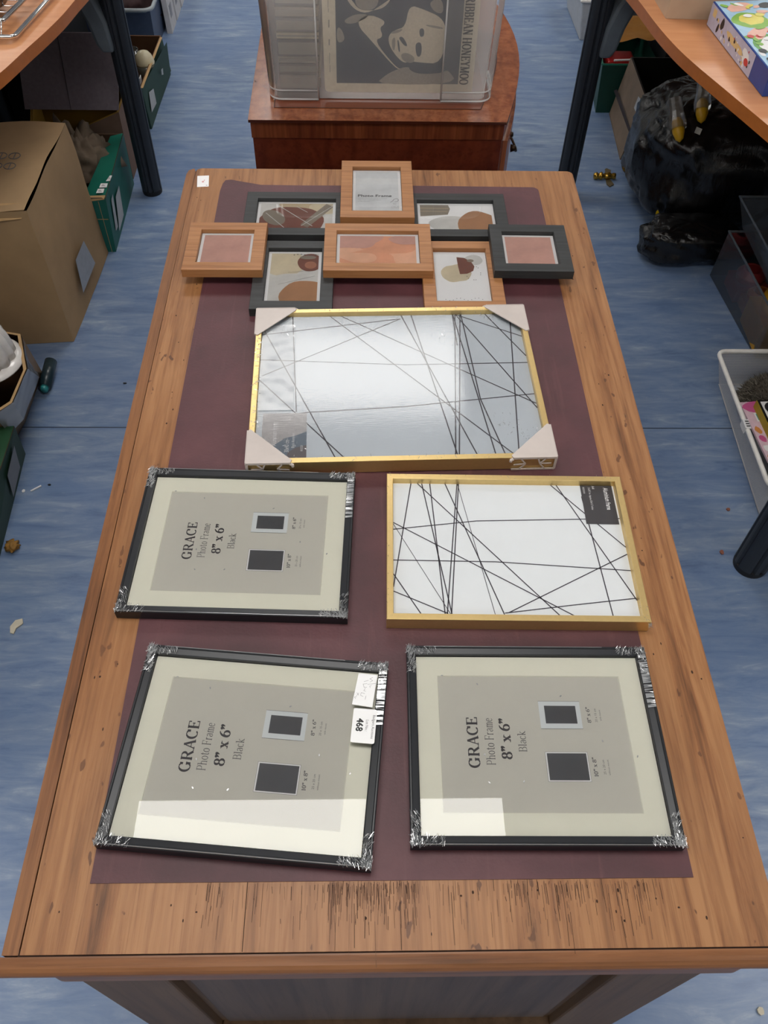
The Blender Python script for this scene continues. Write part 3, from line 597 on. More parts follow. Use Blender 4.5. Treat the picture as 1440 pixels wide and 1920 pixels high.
fin(small(.4620, .5945, .762, .945, zb, OAKF, 'oak upright frame, lower right of the cluster', art_br))
fin(small(.065, .197, .840, .973, zf, OAKF, 'square oak frame with plain pink picture, far left', art_pink))
fin(small(.297, .479, .840, .973, zf, OAKF, 'landscape oak frame with peach watercolour, centre', art_c))
fin(small(.581, .713, .841, .973, zf, BLACKF, 'square black frame with plain pink picture, far right', art_pink, rz=-.012))
def card_txt(b, pw, ph, z):
    [sans(b, 'Photo Frame', (-.0355 + q * .0003, -.014 + q * .0002), .0105, 0, z + .0004 + q * .00003, 10, 1.12, 'LEFT') for q in range(3)]
    for k in range(3): sans(b, ['Contemporary photo frame with 10 x 15 cm aperture', 'hangs on wall or stands on table, landscape', 'oak effect finish frame'][k], (-.0345, -.0225 - .0045 * k), .0024, 0, z + .0004, 10, 1.0, 'LEFT')
    p = [(.024, -.034), (.028, -.030), (.031, -.024), (.036, -.022), (.039, -.026), (.037, -.031), (.032, -.033)]
    for i in range(len(p) - 1): b.seg(p[i], p[i + 1], .0008, z + .0004, 10)
    sans(b, 'FSC', (.032, -.0395), .004, 0, z + .0004, 10); sans(b, 'www.fsc.org', (.032, -.0465), .0026, 0, z + .0004, 10); sans(b, 'MIX Packaging', (.032, -.0510), .0024, 0, z + .0004, 10)
fin(small(.3225, .4535, .992, 1.1765, zf, OAKF, 'oak upright frame with grey printed card, top', art_card), card_txt)
# ================================================================ MAHOGANY CHEST
ch = thing('chest_of_drawers', 'small bow-fronted polished mahogany chest behind the desk, carrying the plastic box', 'chest of drawers', (.40, 1.78, 0))
CT = .74; cy0, cy1 = 1.424, 2.16
def bow(inset=0, n=14): return [(.668 - inset + .062 * math.sin(PI * i / n), cy0 + inset + (cy1 - cy0 - 2 * inset) * i / n) for i in range(n + 1)]
outl = lambda ins: [(.119 + ins, cy0 + ins)] + bow(ins) + [(.112 + ins, cy1 - ins)]
b = MB(); b.prism(outl(0), CT - .007, CT - .0008, 0, 1); b.build('chest_top', [MAHOGX, plain('mahogany_edge_dark', '3a160c', .3, spec=.6)], ch, bevel=.002, world=True)
b = MB(); b.prism(outl(.052), CT - .001, CT + .0002); b.build('top_veneer', MAHOGT, ch, world=True)
b = MB(); o_ = outl(.052); 
for i in range(len(o_)): b.seg(o_[i - 1], o_[i], .0016, CT + .0005)
o_ = outl(.001); b.tube([(p[0], p[1], CT - .002) for p in o_], .0011, 6, True, 1); b.build('stringing', [plain('ebony_stringing', '1a0c08', .4), plain('pale_edge_line', 'b08a66', .35)], ch, world=True)  # second material draws a pale line round the top edge
b = MB(); b.prism(outl(.006), .10, CT - .007); b.build('carcass', MAHOG, ch, world=True)
b = MB(); b.prism([(.119 + .004, cy0 + .004)] + bow(.004) + [(.112 + .004, cy1 - .004)], CT - .042, CT - .0075); b.build('frieze_band', wood('mahogany_frieze', '3c190e', '522415', '6b3820', 'z', .9, .22, spec=.6), ch, world=True)
for x, y in ((.135, cy0 + .02), (.65, cy0 + .02), (.13, cy1 - .06), (.65, cy1 - .06)):
    b = MB(); b.hexa([(x, y, 0), (x + .03, y, 0), (x + .03, y + .03, 0), (x, y + .03, 0), (x - .008, y - .008, .1), (x + .045, y - .008, .1), (x + .045, y + .045, .1), (x - .008, y + .045, .1)])
    b.build('foot', MAHOG, ch, world=True)
BRONZE = plain('dark_bronze', '2a1d14', .35, .8)
for k in range(3):
    z0 = .13 + k * .185; b = MB(); bw = [p for p in bow(.0) if cy0 + .03 < p[1] < cy1 - .03]
    for i in range(len(bw) - 1): b.hexa([(bw[i][0] - .01, bw[i][1], z0), (bw[i][0] + .002, bw[i][1], z0), (bw[i + 1][0] + .002, bw[i + 1][1], z0), (bw[i + 1][0] - .01, bw[i + 1][1], z0), (bw[i][0] - .01, bw[i][1], z0 + .17), (bw[i][0] + .002, bw[i][1], z0 + .17), (bw[i + 1][0] + .002, bw[i + 1][1], z0 + .17), (bw[i + 1][0] - .01, bw[i + 1][1], z0 + .17)])
    d = b.build('drawer', MAHOGX, ch, world=True)
    for yy in (1.53, 2.02):
        b = MB(); xx = .668 + .062 * math.sin(PI * (yy - cy0) / (cy1 - cy0)) + .002; zz = z0 + .11 + (.03 if k == 2 else 0)
        b.tube([(xx + .004 + .014 * math.sin(PI * i / 10), yy - .03 + .006 * i, zz - .02 * math.sin(PI * i / 10)) for i in range(11)], .0028, 8)
        for q in (-.03, .03): b.tube([(xx, yy + q, zz), (xx + .012, yy + q, zz)], [.009, .005], 10)
        hh_ = b.build('handle', BRONZE, d, smooth=True); hh_.location = (-ch.location.x, -ch.location.y, 0)
# ================================================================ FROSTED BOX AND CONTENTS
pb = thing('storage_box', 'large frosted clear plastic storage box on top of the mahogany chest', 'storage box', (.40, 1.69, CT + .001))
FROST = clear('frosted_polypropylene', .06, .3, haze=.18, hazecol='fefefe'); FROST2 = clear('frosted_polypropylene_thick', .08, .25, haze=.75, hazecol='fbfbfb')
x0, x1, y0, y1, zB, zT = .158, .642, 1.502, 1.885, CT + .002, CT + .335
def rr(x0, x1, y0, y1, r): return rrect(x0, x1, y0, y1, r, 5)
def shell(b, o0, o1, z0, z1, mat=0):
    n = len(o0); b.add([(p[0], p[1], z0) for p in o0] + [(p[0], p[1], z1) for p in o1], [(i, (i + 1) % n, (i + 1) % n + n, i + n) for i in range(n)], mat)
b = MB(); shell(b, rr(x0 + .014, x1 - .014, y0 + .012, y1 - .014, .02), rr(x0 + .004, x1 - .004, y0 + .004, y1 - .004, .03), zB, zT); b.poly(rr(x0 + .014, x1 - .014, y0 + .012, y1 - .014, .02), zB); b.build('tub', FROST, pb, smooth=True, world=True)
def corner(b, xa, xb, ya, yb):
    """rounded corner jacket: vertical strip with two foot lips and an edge bead"""
    R_ = .03
    def path(ins, z): 
        sx_ = 1 if xb > xa else -1; o = [(xb, ya + ins)]
        for i in range(7):
            a = PI / 2 * i / 6; o.append((xa + sx_ * (R_ - (R_ - ins * 1) * math.sin(a)) , ya + R_ - (R_ - ins) * math.cos(a)))
        o.append((xa + sx_ * ins, yb)); return [(p[0], p[1], z) for p in o]
    for i0, z0, i1, z1, mt in ((.004, zB, .0, zB + .006, 1), (.0, zB + .006, .001, zB + .018, 0), (.006, zB + .018, -.0, zB + .024, 1), (.0, zB + .024, -.012, zT, 0)):
        p, q = path(i0, z0), path(i1, z1); n = len(p); b.add(p + q, [(i, i + 1, i + 1 + n, i + n) for i in range(n - 1)], mt)
    for zz, ins in ((zB + .002, .002), (zB + .021, .002)): b.tube(path(ins, zz), .0016, 6, mat=1)
    q = path(.002, zB + .004); e = path(-.012, zT); b.tube([q[0], e[0]], .002, 6, mat=1)
for qa in ((x0, .266, y0), (x1, .530, y0 - .002)):
    b = MB(); corner(b, *qa, y0 + .10); b.build('corner_jacket', [clear('frosted_jacket', .06, .3, haze=.14, hazecol='fbfbfb'), FROST2], pb, smooth=True, world=True)
b = MB(); b.tube([(p[0], p[1], zT) for p in rr(x0 - .004, x1 + .004, y0 - .004, y1 + .004, .03)], .004, 8, True); b.build('rim', FROST2, pb, smooth=True, world=True)
# record sleeve / sheet music standing against the front wall
ss = thing('sheet_music', 'old song sheet with a printed portrait, standing inside the frosted box', 'sheet music', (.44, 1.527, CT + .012))
def sm(cx, cy):
    px, py = 590 + cx / 4.235, cy / 4.235
    return (.2830 + (px - 612 + 6 * (1 - py / 168)) * (.001064 + .000086 * py / 168), .943 - .001054 * py)
b = MB(); F_ = Matrix(((1, 0, 0, 0), (0, 0, -1, 1.5225), (0, 1, 0, 0), (0, 0, 0, 1))); b.T = F_
zs0 = CT + .012
b.prism(rrect(.2795, .599, zs0, 1.035, .008, 3), -.0016, 0)
DK = plain('slate_halftone', '646a76', .8, sc=250, var=.1); MD = plain('mid_halftone', 'b5aea4', .8, sc=250, var=.1); LT = plain('cream_newsprint', 'f8ecd6', .8, sc=120); SK = plain('pale_halftone', 'efe3cf', .8, sc=250); INKB = plain('blue_black_ink', '3c3d46', .8)
def S_(pts, lay, mat):
    for _ in range(2): pts = [(a[0] * f_ + c[0] * (1 - f_), a[1] * f_ + c[1] * (1 - f_)) for a, c in zip(pts, pts[1:] + pts[:1]) for f_ in (.75, .25)]
    b.poly([sm(*p) for p in pts], .0002 * lay, mat)
X0, zz0 = sm(175, 690); X1 = sm(1140, 690)[0]; 
b.poly([(X0, zz0), (X1, zz0), (.5655, 1.02), (X0 + .002, 1.02)], .0002, 1)
S_([(480, 700), (560, 620), (640, 575), (740, 540), (860, 600), (1000, 600), (1060, 560), (1140, 690)], 2, 2)
S_([(750, 60), (860, 90), (1010, 150), (1050, 250), (1010, 520), (830, 510), (760, 500), (700, 520), (600, 400), (580, 300), (640, 250), (720, 230)], 3, 4)   # face lying sideways
S_([(1030, 230), (1110, 290), (1145, 400), (1110, 510), (1040, 590), (900, 605), (800, 600), (740, 560), (780, 520), (960, 520), (1010, 480), (1080, 330)], 4, 1)  # hair
S_([(880, 205), (1020, 225), (1020, 245), (890, 222)], 4, 2); S_([(830, 240), (870, 235), (870, 300), (835, 305)], 5, 1); S_([(805, 350), (850, 345), (850, 450), (815, 470), (800, 400)], 5, 1)
S_([(665, 310), (700, 300), (740, 375), (720, 380), (690, 350)], 5, 1); S_([(655, 330), (668, 330), (680, 430), (665, 420)], 5, 1); S_([(610, 330), (640, 300), (640, 400), (620, 420)], 5, 2); S_([(680, 440), (740, 430), (800, 470), (780, 520), (700, 500)], 5, 2); S_([(600, 280), (620, 260), (700, 240), (690, 262), (640, 280)], 5, 2)
S_([(320, 200), (420, 130), (550, 175), (555, 210), (515, 235), (545, 310), (470, 335), (640, 545), (690, 570), (640, 560), (460, 350)], 3, 4)   # shirt front
S_([(230, 180), (330, 130), (450, 140), (330, 205), (250, 210)], 3, 2); S_([(235, 0), (320, 110), (440, 130), (620, 0), (560, 80), (480, 105), (350, 105), (290, 20)], 3, 4)
S_([(175, 230), (215, 250), (245, 340), (175, 365)], 3, 2); S_([(340, 100), (480, 105), (520, 0), (420, -40), (310, 0)], 3, 2)
S_([(900, 40), (1010, 0), (1030, 120), (960, 120)], 3, 2)
tx = lambda cy: sm(1240 - (cy) * .085, cy)
# title runs downwards along the right margin
ta, tb = tx(-100), tx(695)
for q in range(2): serif(b, 'CARIBBEAN HONEYMOO', ((ta[0] + tb[0]) / 2 + .001, (ta[1] + tb[1]) / 2 + .0006 * q), .0185, math.atan2(tb[1] - ta[1], tb[0] - ta[0]), .0012, 5, True, length=math.hypot(tb[0] - ta[0], tb[1] - ta[1]))
sans(b, 'FRANK  WEIR', (sm(112, 270)[0] + .001, sm(112, 270)[1]), .0075, -R90 + .03, .0012, 5, .8) if False else None
for k, (y_, l_) in enumerate(((30, 60), (95, 30), (180, 60), (330, 50), (440, 90), (540, 60))):
    p, q = sm(106 + k * 3, y_), sm(106 + k * 3, y_ + l_); b.seg(p, q, .0028 if k in (2, 3) else .0012, .0004, 2)
tag(b.build('cover', [LT, DK, MD, PAPER, SK, INKB], ss, world=True))
stk = [('8a7f74', .030), ('6f665f', .022), ('9a8e80', .016), ('5a5350', .035), ('b0a288', .014), ('77706c', .028), ('95887a', .02), ('635c58', .03)]
zc = CT + .012
for i, (c_, hh_) in enumerate(stk):
    b = MB(); yy = 1.535 + random.uniform(0, .006); b.box(.182, .272 + random.uniform(-.006, .0), yy, 1.83, zc, zc + hh_ - .003); b.box(.184, .2705, yy - .001, yy, zc + .004, zc + hh_ - .007, 1)
    tag(b.build('record_sleeve', [plain('sleeve_card_%d' % i, c_, .8, sc=30, var=.2), plain('sleeve_band_%d' % i, '8d8377', .8)]), ['lowest', 'second', 'third', 'fourth', 'fifth', 'sixth', 'seventh', 'topmost'][i] + ' of the bundles piled at the left end inside the frosted box', 'papers', 'papers piled in the frosted box'); zc += hh_
# ================================================================ SIDE TABLES
def table(side, label):
    mx = 1 if side > 0 else -1; X = lambda x: x if side > 0 else -.03 + .72 - x   # mirrored about the aisle
    o = thing('work_table', label, 'table', (X(1.6), 1.6, 0), 0, 'orange laminate tables beside the aisle')
    E_ = [(1.46, .45), (1.41, .8), (1.345, 1.1), (1.300, 1.28), (1.245, 1.459), (1.193, 1.618), (1.155, 1.735), (1.130, 1.827), (1.108, 1.948), (1.089, 2.105), (1.066, 2.25), (1.035, 2.42), (1.02, 2.6), (1.03, 2.85), (1.09, 3.1), (1.2, 3.3)]
    if side < 0: E_ = [(1.43, .45), (1.39, .8), (1.33, 1.1), (1.275, 1.31), (1.213, 1.49), (1.157, 1.661), (1.128, 1.779), (1.105, 1.868), (1.084, 1.965), (1.070, 2.061), (1.048, 2.2), (1.02, 2.42), (1.02, 2.6), (1.03, 2.85), (1.09, 3.1), (1.2, 3.3)]
    # smooth the outline
    def cr(P, n=5):
        out = []
        for i in range(len(P) - 1):
            p0, p1, p2, p3 = P[max(i - 1, 0)], P[i], P[i + 1], P[min(i + 2, len(P) - 1)]
            for k in range(n):
                u = k / n; out.append(tuple(.5 * (2 * p1[j] + (p2[j] - p0[j]) * u + (2 * p0[j] - 5 * p1[j] + 4 * p2[j] - p3[j]) * u * u + (3 * p1[j] - p0[j] - 3 * p2[j] + p3[j]) * u ** 3) for j in (0, 1)))
        return out + [P[-1]]
    E2 = cr(E_)
    pts = [(X(x), y) for x, y in E2] + [(X(2.0), 3.3), (X(2.0), .45 if side > 0 else .3)] + ([] if side > 0 else [(X(1.43), .3)])
    b = MB(); b.prism(pts, .69, .72, 0, 1); b.build('tabletop', [LAM, LAME], o, bevel=.002, world=True)
    legs = [(1.06 if side > 0 else 1.059, 2.352), (1.278, .790 if side > 0 else .40), (1.9, .79), (1.9, 2.9)]
    for k, (lx, ly) in enumerate(legs):
        b = MB(); n = 48; star = []
        for i in range(n):
            a = 2 * PI * i / n; r = .0335 if k != 1 else .040
            for g in (0, PI / 2, PI, 1.5 * PI):
                for dlt in (-.22, .22):
                    if abs((a - g - dlt + PI) % (2 * PI) - PI) < .07: r -= .005
            star.append((X(lx) + r * math.cos(a), ly + r * math.sin(a)))
        b.prism(star, .016, .69); lg = b.build('leg', LEGM, o, bevel=0, world=True)
        b = MB(); r = .0325 if k != 1 else .039; b.lathe([(r, 0), (r + .001, .006), (r + .001, .017), (r - .003, .018)], (X(lx), ly, 0), 32); ft = b.build('foot', LEGG, lg, smooth=False); ft.location = (-o.location.x, -o.location.y, 0)
    mx_ = 1.945 if side > 0 else 1.61; b = MB(); b.box(min(X(mx_), X(mx_ + .018)), max(X(mx_), X(mx_ + .018)), .7, 3.6 if side < 0 else 3.2, .02, .688); b.build('added_shade_panel', LEGM, o, world=True)  # added dark panel that deepens the shade under the tabletop
    sg = 1 if side > 0 else -1; lx, ly = X(legs[0][0]), legs[0][1]
    b = MB(); pr = [(.020, .475, .022), (.026, .50, .032), (.034, .56, .036), (.055, .62, .038), (.095, .69, .04)]; pr = [(p[0] + .012, p[1], p[2]) for p in pr]
    rings = []
    for dx, zz, hw_ in pr:
        c_ = lx + sg * dx; rings.append([(c_ - hw_ * .75, ly - .03 - hw_ * .3, zz), (c_ + hw_ * .75, ly - .03 - hw_ * .3, zz), (c_ + hw_, ly + hw_, zz), (c_ - hw_, ly + hw_, zz)])
    vv_ = [p for r_ in rings for p in r_]; b.add(vv_, [(i * 4 + k, i * 4 + (k + 1) % 4, (i + 1) * 4 + (k + 1) % 4, (i + 1) * 4 + k) for i in range(len(rings) - 1) for k in range(4)] + [(3, 2, 1, 0), tuple(len(rings) * 4 - 4 + k for k in range(4))])
    b.build('bracket', BRACK, o, bevel=.008, world=True)
    b = MB(); b.tube([(lx + sg * .045, ly + .03, .50), (lx + sg * .075, ly + .03, .58), (lx + sg * .15, ly + .03, .685)], .016, 10); b.tube([(lx + sg * .06, ly + .02, .66), (X(1.9), ly + .02, .66)], .022, 12); b.build('support_arm', LEGM, o, smooth=True, world=True)
    return o
table(1, 'orange laminate wavy-edged table on the right, with game box on it')
table(-1, 'orange laminate wavy-edged table on the left, with chrome rack on it')
# ================================================================ FLOOR CLUTTER, LEFT
def carton(b, B, Tp, th=.005, mi=0, mo=1, zb=.0, bottom=True):
    """open box. B = 4 base corners xy, Tp = 4 top corners xyz (same order, ccw)"""
    for i in range(4):
        j = (i + 1) % 4; cb = Vector((sum(p[0] for p in B) / 4, sum(p[1] for p in B) / 4, 0))
        def inn(p, z): v_ = Vector((p[0], p[1], z)); d = (cb - Vector((p[0], p[1], 0))).normalized() * th * 1.4; return tuple(v_ + d)
        a0, a1 = (*B[i], zb), (*B[j], zb); t0, t1 = Tp[i], Tp[j]
        b.add([a0, a1, t1, t0], [(0, 1, 2, 3)], mi); ia0, ia1, it0, it1 = inn(B[i], zb + .004), inn(B[j], zb + .004), inn(t0, t0[2]), inn(t1, t1[2])
        b.add([ia0, ia1, it1, it0], [(3, 2, 1, 0)], mo); b.add([t0, t1, it1, it0], [(0, 1, 2, 3)], mo)
    if bottom: b.add([(*p, zb + .004) for p in B], [(0, 1, 2, 3)], mo); b.add([(*p, zb) for p in B], [(3, 2, 1, 0)], mi)
def wobble(mb, amp, sc, seed=0):
    mb.v = [(x + amp * noise.noise(Vector((x * sc, y * sc, z * sc + seed))), y + amp * noise.noise(Vector((x * sc + 9, y * sc, z * sc + seed))), max(.0005, z + amp * .5 * noise.noise(Vector((x * sc, y * sc + 7, z * sc + seed))))) for x, y, z in mb.v]
def gridface(b, p00, p10, p11, p01, n=10, mat=0):
    vs_ = []
    for j in range(n + 1):
        for i in range(n + 1):
            u, w_ = i / n, j / n; vs_.append(tuple((1 - w_) * ((1 - u) * p00[k] + u * p10[k]) + w_ * ((1 - u) * p01[k] + u * p11[k]) for k in range(3)))
    m_ = n + 1; b.add(vs_, [(j * m_ + i, j * m_ + i + 1, (j + 1) * m_ + i + 1, (j + 1) * m_ + i) for j in range(n) for i in range(n)], mat)
o = thing('cardboard_box', 'large tall battered brown cardboard box on the left, flaps folded shut', 'cardboard box', (-.68, 1.78, 0))
b = MB(); zT_ = .423; P = [(-.90, 1.53), (-.475, 1.575), (-.457, 2.0), (-.90, 2.0)]; Q = [(-.90, 1.53), (-.475, 1.578), (-.474, 2.0), (-.90, 2.0)]
for i in range(4):
    j = (i + 1) % 4; gridface(b, (*P[i], .001), (*P[j], .001), (*Q[j], zT_), (*Q[i], zT_), 14)
wobble(b, .010, 5); b.build('box_body', CARD, o, smooth=True, world=True)
b = MB(); gridface(b, (-.90, 1.545, zT_ - .012), (-.482, 1.575, zT_ + .004), (-.474, 2.0, zT_ + .004), (-.90, 2.0, zT_ + .004), 14); wobble(b, .012, 6, 3); b.build('top_flap', plain('kraft_flap', 'a98c68', .85, sc=12), o, smooth=True, world=True)
b = MB(); gridface(b, (-.90, 1.528, zT_ - .03), (-.50, 1.565, zT_ - .02), (-.49, 1.60, zT_ + .004), (-.90, 1.60, zT_ - .001), 10); wobble(b, .008, 14, 5); b.build('torn_flap', CARDE, o, smooth=True, world=True)
b = MB(); 
for cy_, cx_ in ((1.76, -.60), (1.81, -.60), (1.76, -.565), (1.81, -.565), (1.71, -.60)): b.tube([(cx_ + .015 * math.cos(a), cy_ + .015 * math.sin(a), zT_ + .012) for a in [2 * PI * k / 14 for k in range(14)]], .0012, 5, True); b.tube([(cx_, cy_ - .012, zT_ + .012), (cx_, cy_ + .012, zT_ + .012)], .0012, 5)
b.build('handling_marks', INK2, o, world=True)
b = MB(); gridface(b, (-.4555, 1.70, .075), (-.4515, 1.85, .07), (-.4565, 1.825, .165), (-.4575, 1.725, .17), 3); b.build('address_label', plain('soiled_label', '9aa0a8', .6), o, world=True)
# teal carton
o = thing('cardboard_box', 'teal green open carton with paper stickers, between brown box and table leg', 'cardboard box', (-.55, 2.2, 0))
b = MB(); B_ = [(-.70, 2.0), (-.433, 2.006), (-.441, 2.40), (-.70, 2.40)]; T_ = [(-.70, 2.0, .189), (-.421, 2.006, .189), (-.433, 2.385, .190), (-.70, 2.385, .189)]
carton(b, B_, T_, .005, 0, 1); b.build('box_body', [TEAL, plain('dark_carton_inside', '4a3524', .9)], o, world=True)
b = MB(); gridface(b, (-.500, 2.03, .170), (-.423, 2.010, .1895), (-.434, 2.383, .1925), (-.475, 2.375, .186), 6); b.build('side_flap', plain('teal_flap', '14705f', .5, sc=8, var=.12), o, world=True)
b = MB(); b.hexa([(-.500, 2.003, .176), (-.425, 2.005, .186), (-.425, 2.022, .186), (-.500, 2.022, .176), (-.500, 2.003, .186), (-.425, 2.005, .189), (-.425, 2.022, .190), (-.500, 2.022, .187)]); b.box(-.52, -.4295, 2.0035, 2.0045, .118, .1195); b.box(-.4455, -.4445, 2.0035, 2.0045, .0, .18); b.build('torn_edge', CARDE, o, world=True)
for nm, q in (('sticker', [(-.4505, 2.062), (-.428, 2.064), (-.4285, 2.086), (-.4495, 2.085)]), ('sticker', [(-.454, 2.032), (-.433, 2.034), (-.4335, 2.056), (-.453, 2.055)]), ('sticker', [(-.4365, 2.098), (-.4245, 2.100), (-.4235, 2.130), (-.430, 2.130)])):
    b = MB(); b.prism(q, .1905, .1912); cx_ = sum(p[0] for p in q) / 4; cy_ = sum(p[1] for p in q) / 4
    for k in range(3): b.rect(cx_ - .006, cx_ + .005 - .002 * k, cy_ - .005 + .004 * k, cy_ - .0035 + .004 * k, .1914, 1)
    b.build(nm, [PAPER, INK2], o, world=True)
b = MB(); gridface(b, (-.4275, 2.075, .03), (-.4295, 2.165, .03), (-.4240, 2.175, .13), (-.4225, 2.11, .13), 2); b.build('shipping_label', plain('dull_white_label', 'a9adb0', .6), o, world=True)
b = MB(); gridface(b, (-.4285, 2.045, .05), (-.4270, 2.07, .05), (-.4215, 2.085, .155), (-.4205, 2.055, .155), 2); b.build('shipping_label', plain('dull_white_label', 'a9adb0', .6), o, world=True)
# crumpled paper and brown things inside
def lump(name, label, cat, c, r, mat, seed, amp=.4, sc=2.2, n=22, flat=1, group=None, ridged=False):
    b = MB(); vs_ = []
    for j in range(n + 1):
        th = PI * j / n
        for i in range(2 * n):
            ph = PI * i / n; d = Vector((math.sin(th) * math.cos(ph), math.sin(th) * math.sin(ph), math.cos(th)))
            k = noise.fractal(d * sc + Vector((seed, 0, 0)), 1.0, 2.0, 4); k = (abs(k) * 2 - .5) if ridged else k
            q = d * (1 + amp * k); vs_.append((c[0] + q.x * r[0], c[1] + q.y * r[1], max(c[2] + q.z * r[2], .002)))
    m_ = 2 * n; b.add(vs_, [(j * m_ + i, (j + 1) * m_ + i, (j + 1) * m_ + (i + 1) % m_, j * m_ + (i + 1) % m_) for j in range(n) for i in range(m_)])
    ob = b.build(name, mat, smooth=not ridged or True)
    me = ob.data; me.transform(Matrix.Translation((-c[0], -c[1], -(c[2] - r[2])))); ob.location = (c[0], c[1], c[2] - r[2])
    return tag(ob, label, cat, group)
lump('packing_paper', 'crumpled greyish packing paper in the teal carton', 'paper', (-.560, 2.27, .15), (.10, .085, .09), plain('crumpled_kraft', '6e6051', .9, sc=14, var=.25), 3, .45, 2.4, ridged=True)
lump('packing_paper', 'dark crumpled brown paper at the front of the teal carton', 'paper', (-.545, 2.12, .09), (.07, .06, .05), plain('dark_kraft', '3b281a', .9, var=.25), 7, .45, 2.4, ridged=True)
o = thing('glass_jar', 'small brown glass jar lying in the teal carton', 'jar', (-.505, 2.085, .10))
b = MB(); b.T = Matrix.Translation((0, 0, .03)) @ Matrix.Rotation(1.0, 4, 'X'); b.lathe([(.018, -.03), (.026, -.026), (.027, .02), (.022, .03), (.022, .036)], n=24); b.build('body', plain('amber_glass', '5a2a12', .1, spec=.8), o, smooth=True)
b = MB(); b.T = Matrix.Translation((0, 0, .03)) @ Matrix.Rotation(1.0, 4, 'X'); b.tube([(.023 * math.cos(a), .023 * math.sin(a), .037) for a in [2 * PI * k / 20 for k in range(20)]], .003, 6, True); b.build('rim', plain('copper_rim', '8a4a26', .3, .4), o, smooth=True)
o = thing('added_shade_block', 'added black block standing in for shade under the left table, behind the mustard box', 'crate', (-.83, 3.0, 0))  # added near-black block, stands in for deep shadow beneath the table
b = MB(); b.box(-.905, -.765, 2.70, 3.36, .002, .40); b.build('crate', plain('shade_block_black', '0b0c0e', .6), o, bevel=.004, world=True)
# mustard box, open
o = thing('cardboard_box', 'open mustard yellow box partly hidden behind the teal carton', 'cardboard box', (-.62, 2.64, 0))
b = MB(); B_ = [(-.78, 2.43), (-.448, 2.43), (-.446, 2.66), (-.78, 2.66)]; T_ = [(-.78, 2.435, .10), (-.447, 2.437, .235), (-.446, 2.64, .243), (-.78, 2.64, .243)]
carton(b, B_, T_, .006, 0, 1); b.build('box_body', [plain('dusty_rose_card', '6d5649', .8), plain('mustard_inside', '7d5e16', .8, sc=6)], o, world=True)
b = MB(); gridface(b, (-.78, 2.634, .02), (-.452, 2.634, .02), (-.452, 2.634, .24), (-.78, 2.634, .24), 2); b.build('back_panel', plain('mustard_inside', '7d5e16'), o, world=True)
# grey board leaning
o = thing('leaning_board', 'dark mauve grey board leaning under the left table', 'board', (-.58, 2.42, 0))
b = MB(); pf = [(-.745, 2.42, .250), (-.4415, 2.42, .250), (-.413, 2.505, .452), (-.735, 2.505, .452)]; q = [(x, y + .008, z_) for x, y, z_ in pf]; b.hexa([pf[0], pf[1], q[1], q[0], pf[3], pf[2], q[2], q[3]]); b.build('board', plain('mauve_grey_board', '685f66', .85, sc=90, var=.12), o, world=True)
b = MB(); b.hexa([(-.596, 2.4185, .25), (-.5945, 2.4185, .25), (-.5945, 2.42, .25), (-.596, 2.42, .25), (-.603, 2.5035, .452), (-.601, 2.5035, .452), (-.601, 2.505, .452), (-.603, 2.505, .452)]); b.build('crease', plain('crease_dark', '2c272c', .9), o, world=True)
# dark green carton, further back
o = thing('cardboard_box', 'dark green open carton holding crockery behind the left table leg', 'cardboard box', (-.58, 3.0, 0))
b = MB(); B_ = [(-.74, 2.74), (-.436, 2.773), (-.430, 3.24), (-.74, 3.24)]; T_ = [(-.74, 2.72, .16), (-.440, 2.745, .165), (-.440, 3.22, .145), (-.74, 3.22, .145)]
carton(b, B_, T_, .006, 0, 1)
gridface(b, (-.436, 2.775, .004), (-.425, 3.2, .004), (-.418, 3.2, .13), (-.438, 2.75, .16), 12); 
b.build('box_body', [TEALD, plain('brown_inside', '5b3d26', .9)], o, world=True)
b = MB(); gridface(b, (-.4405, 2.745, .166), (-.432, 2.75, .164), (-.432, 3.2, .147), (-.441, 3.2, .147), 3); b.build('cut_edge', CARDE, o, world=True)
b = MB(); gridface(b, (-.4305, 2.80, .05), (-.4265, 2.88, .045), (-.4270, 2.88, .10), (-.4315, 2.82, .115), 2); b.build('label', plain('dull_white_label', 'a9adb0'), o, world=True); b = MB(); gridface(b, (-.4195, 3.02, .085), (-.4185, 3.045, .075), (-.4165, 3.045, .10), (-.4175, 3.02, .105), 2); b.build('label', plain('dull_white_label', 'a9adb0'), o, world=True)
o = thing('ceramic_bowl', 'upturned cream ceramic bowl in the dark green carton', 'bowl', (-.465, 2.98, .085)); b = MB(); b.lathe([(.036, .06), (.037, .066), (.034, .075), (.030, .09), (.02, .102), (.008, .107), (0, .108)], n=28); b.build('bowl', plain('cream_glaze', 'c9bfa0', .25), o, smooth=True)
b = MB(); b.lathe([(.02, 0), (.03, .03), (.036, .06)], n=28); b.build('body', plain('clouded_glass', '6a6a60', .2), o, smooth=True)
o = thing('glass_vase', 'cloudy glass vase standing beside the cream bowl', 'vase', (-.515, 3.02, .01)); b = MB(); b.lathe([(.022, 0), (.026, .05), (.018, .11), (.024, .17), (.022, .17), (.016, .11)], n=24); b.build('vase', clear('cloudy_glass', .15, .1, haze=.3, hazecol='9a948a'), o, smooth=True)
o = thing('folded_cards', 'two white price cards tucked in the dark green carton', 'card', (-.47, 2.85, .10)); b = MB(); b.box(-.012, -.010, -.03, -.005, 0, .05); b.box(.004, .006, .004, .03, 0, .05); b.build('cards', PAPER, o)
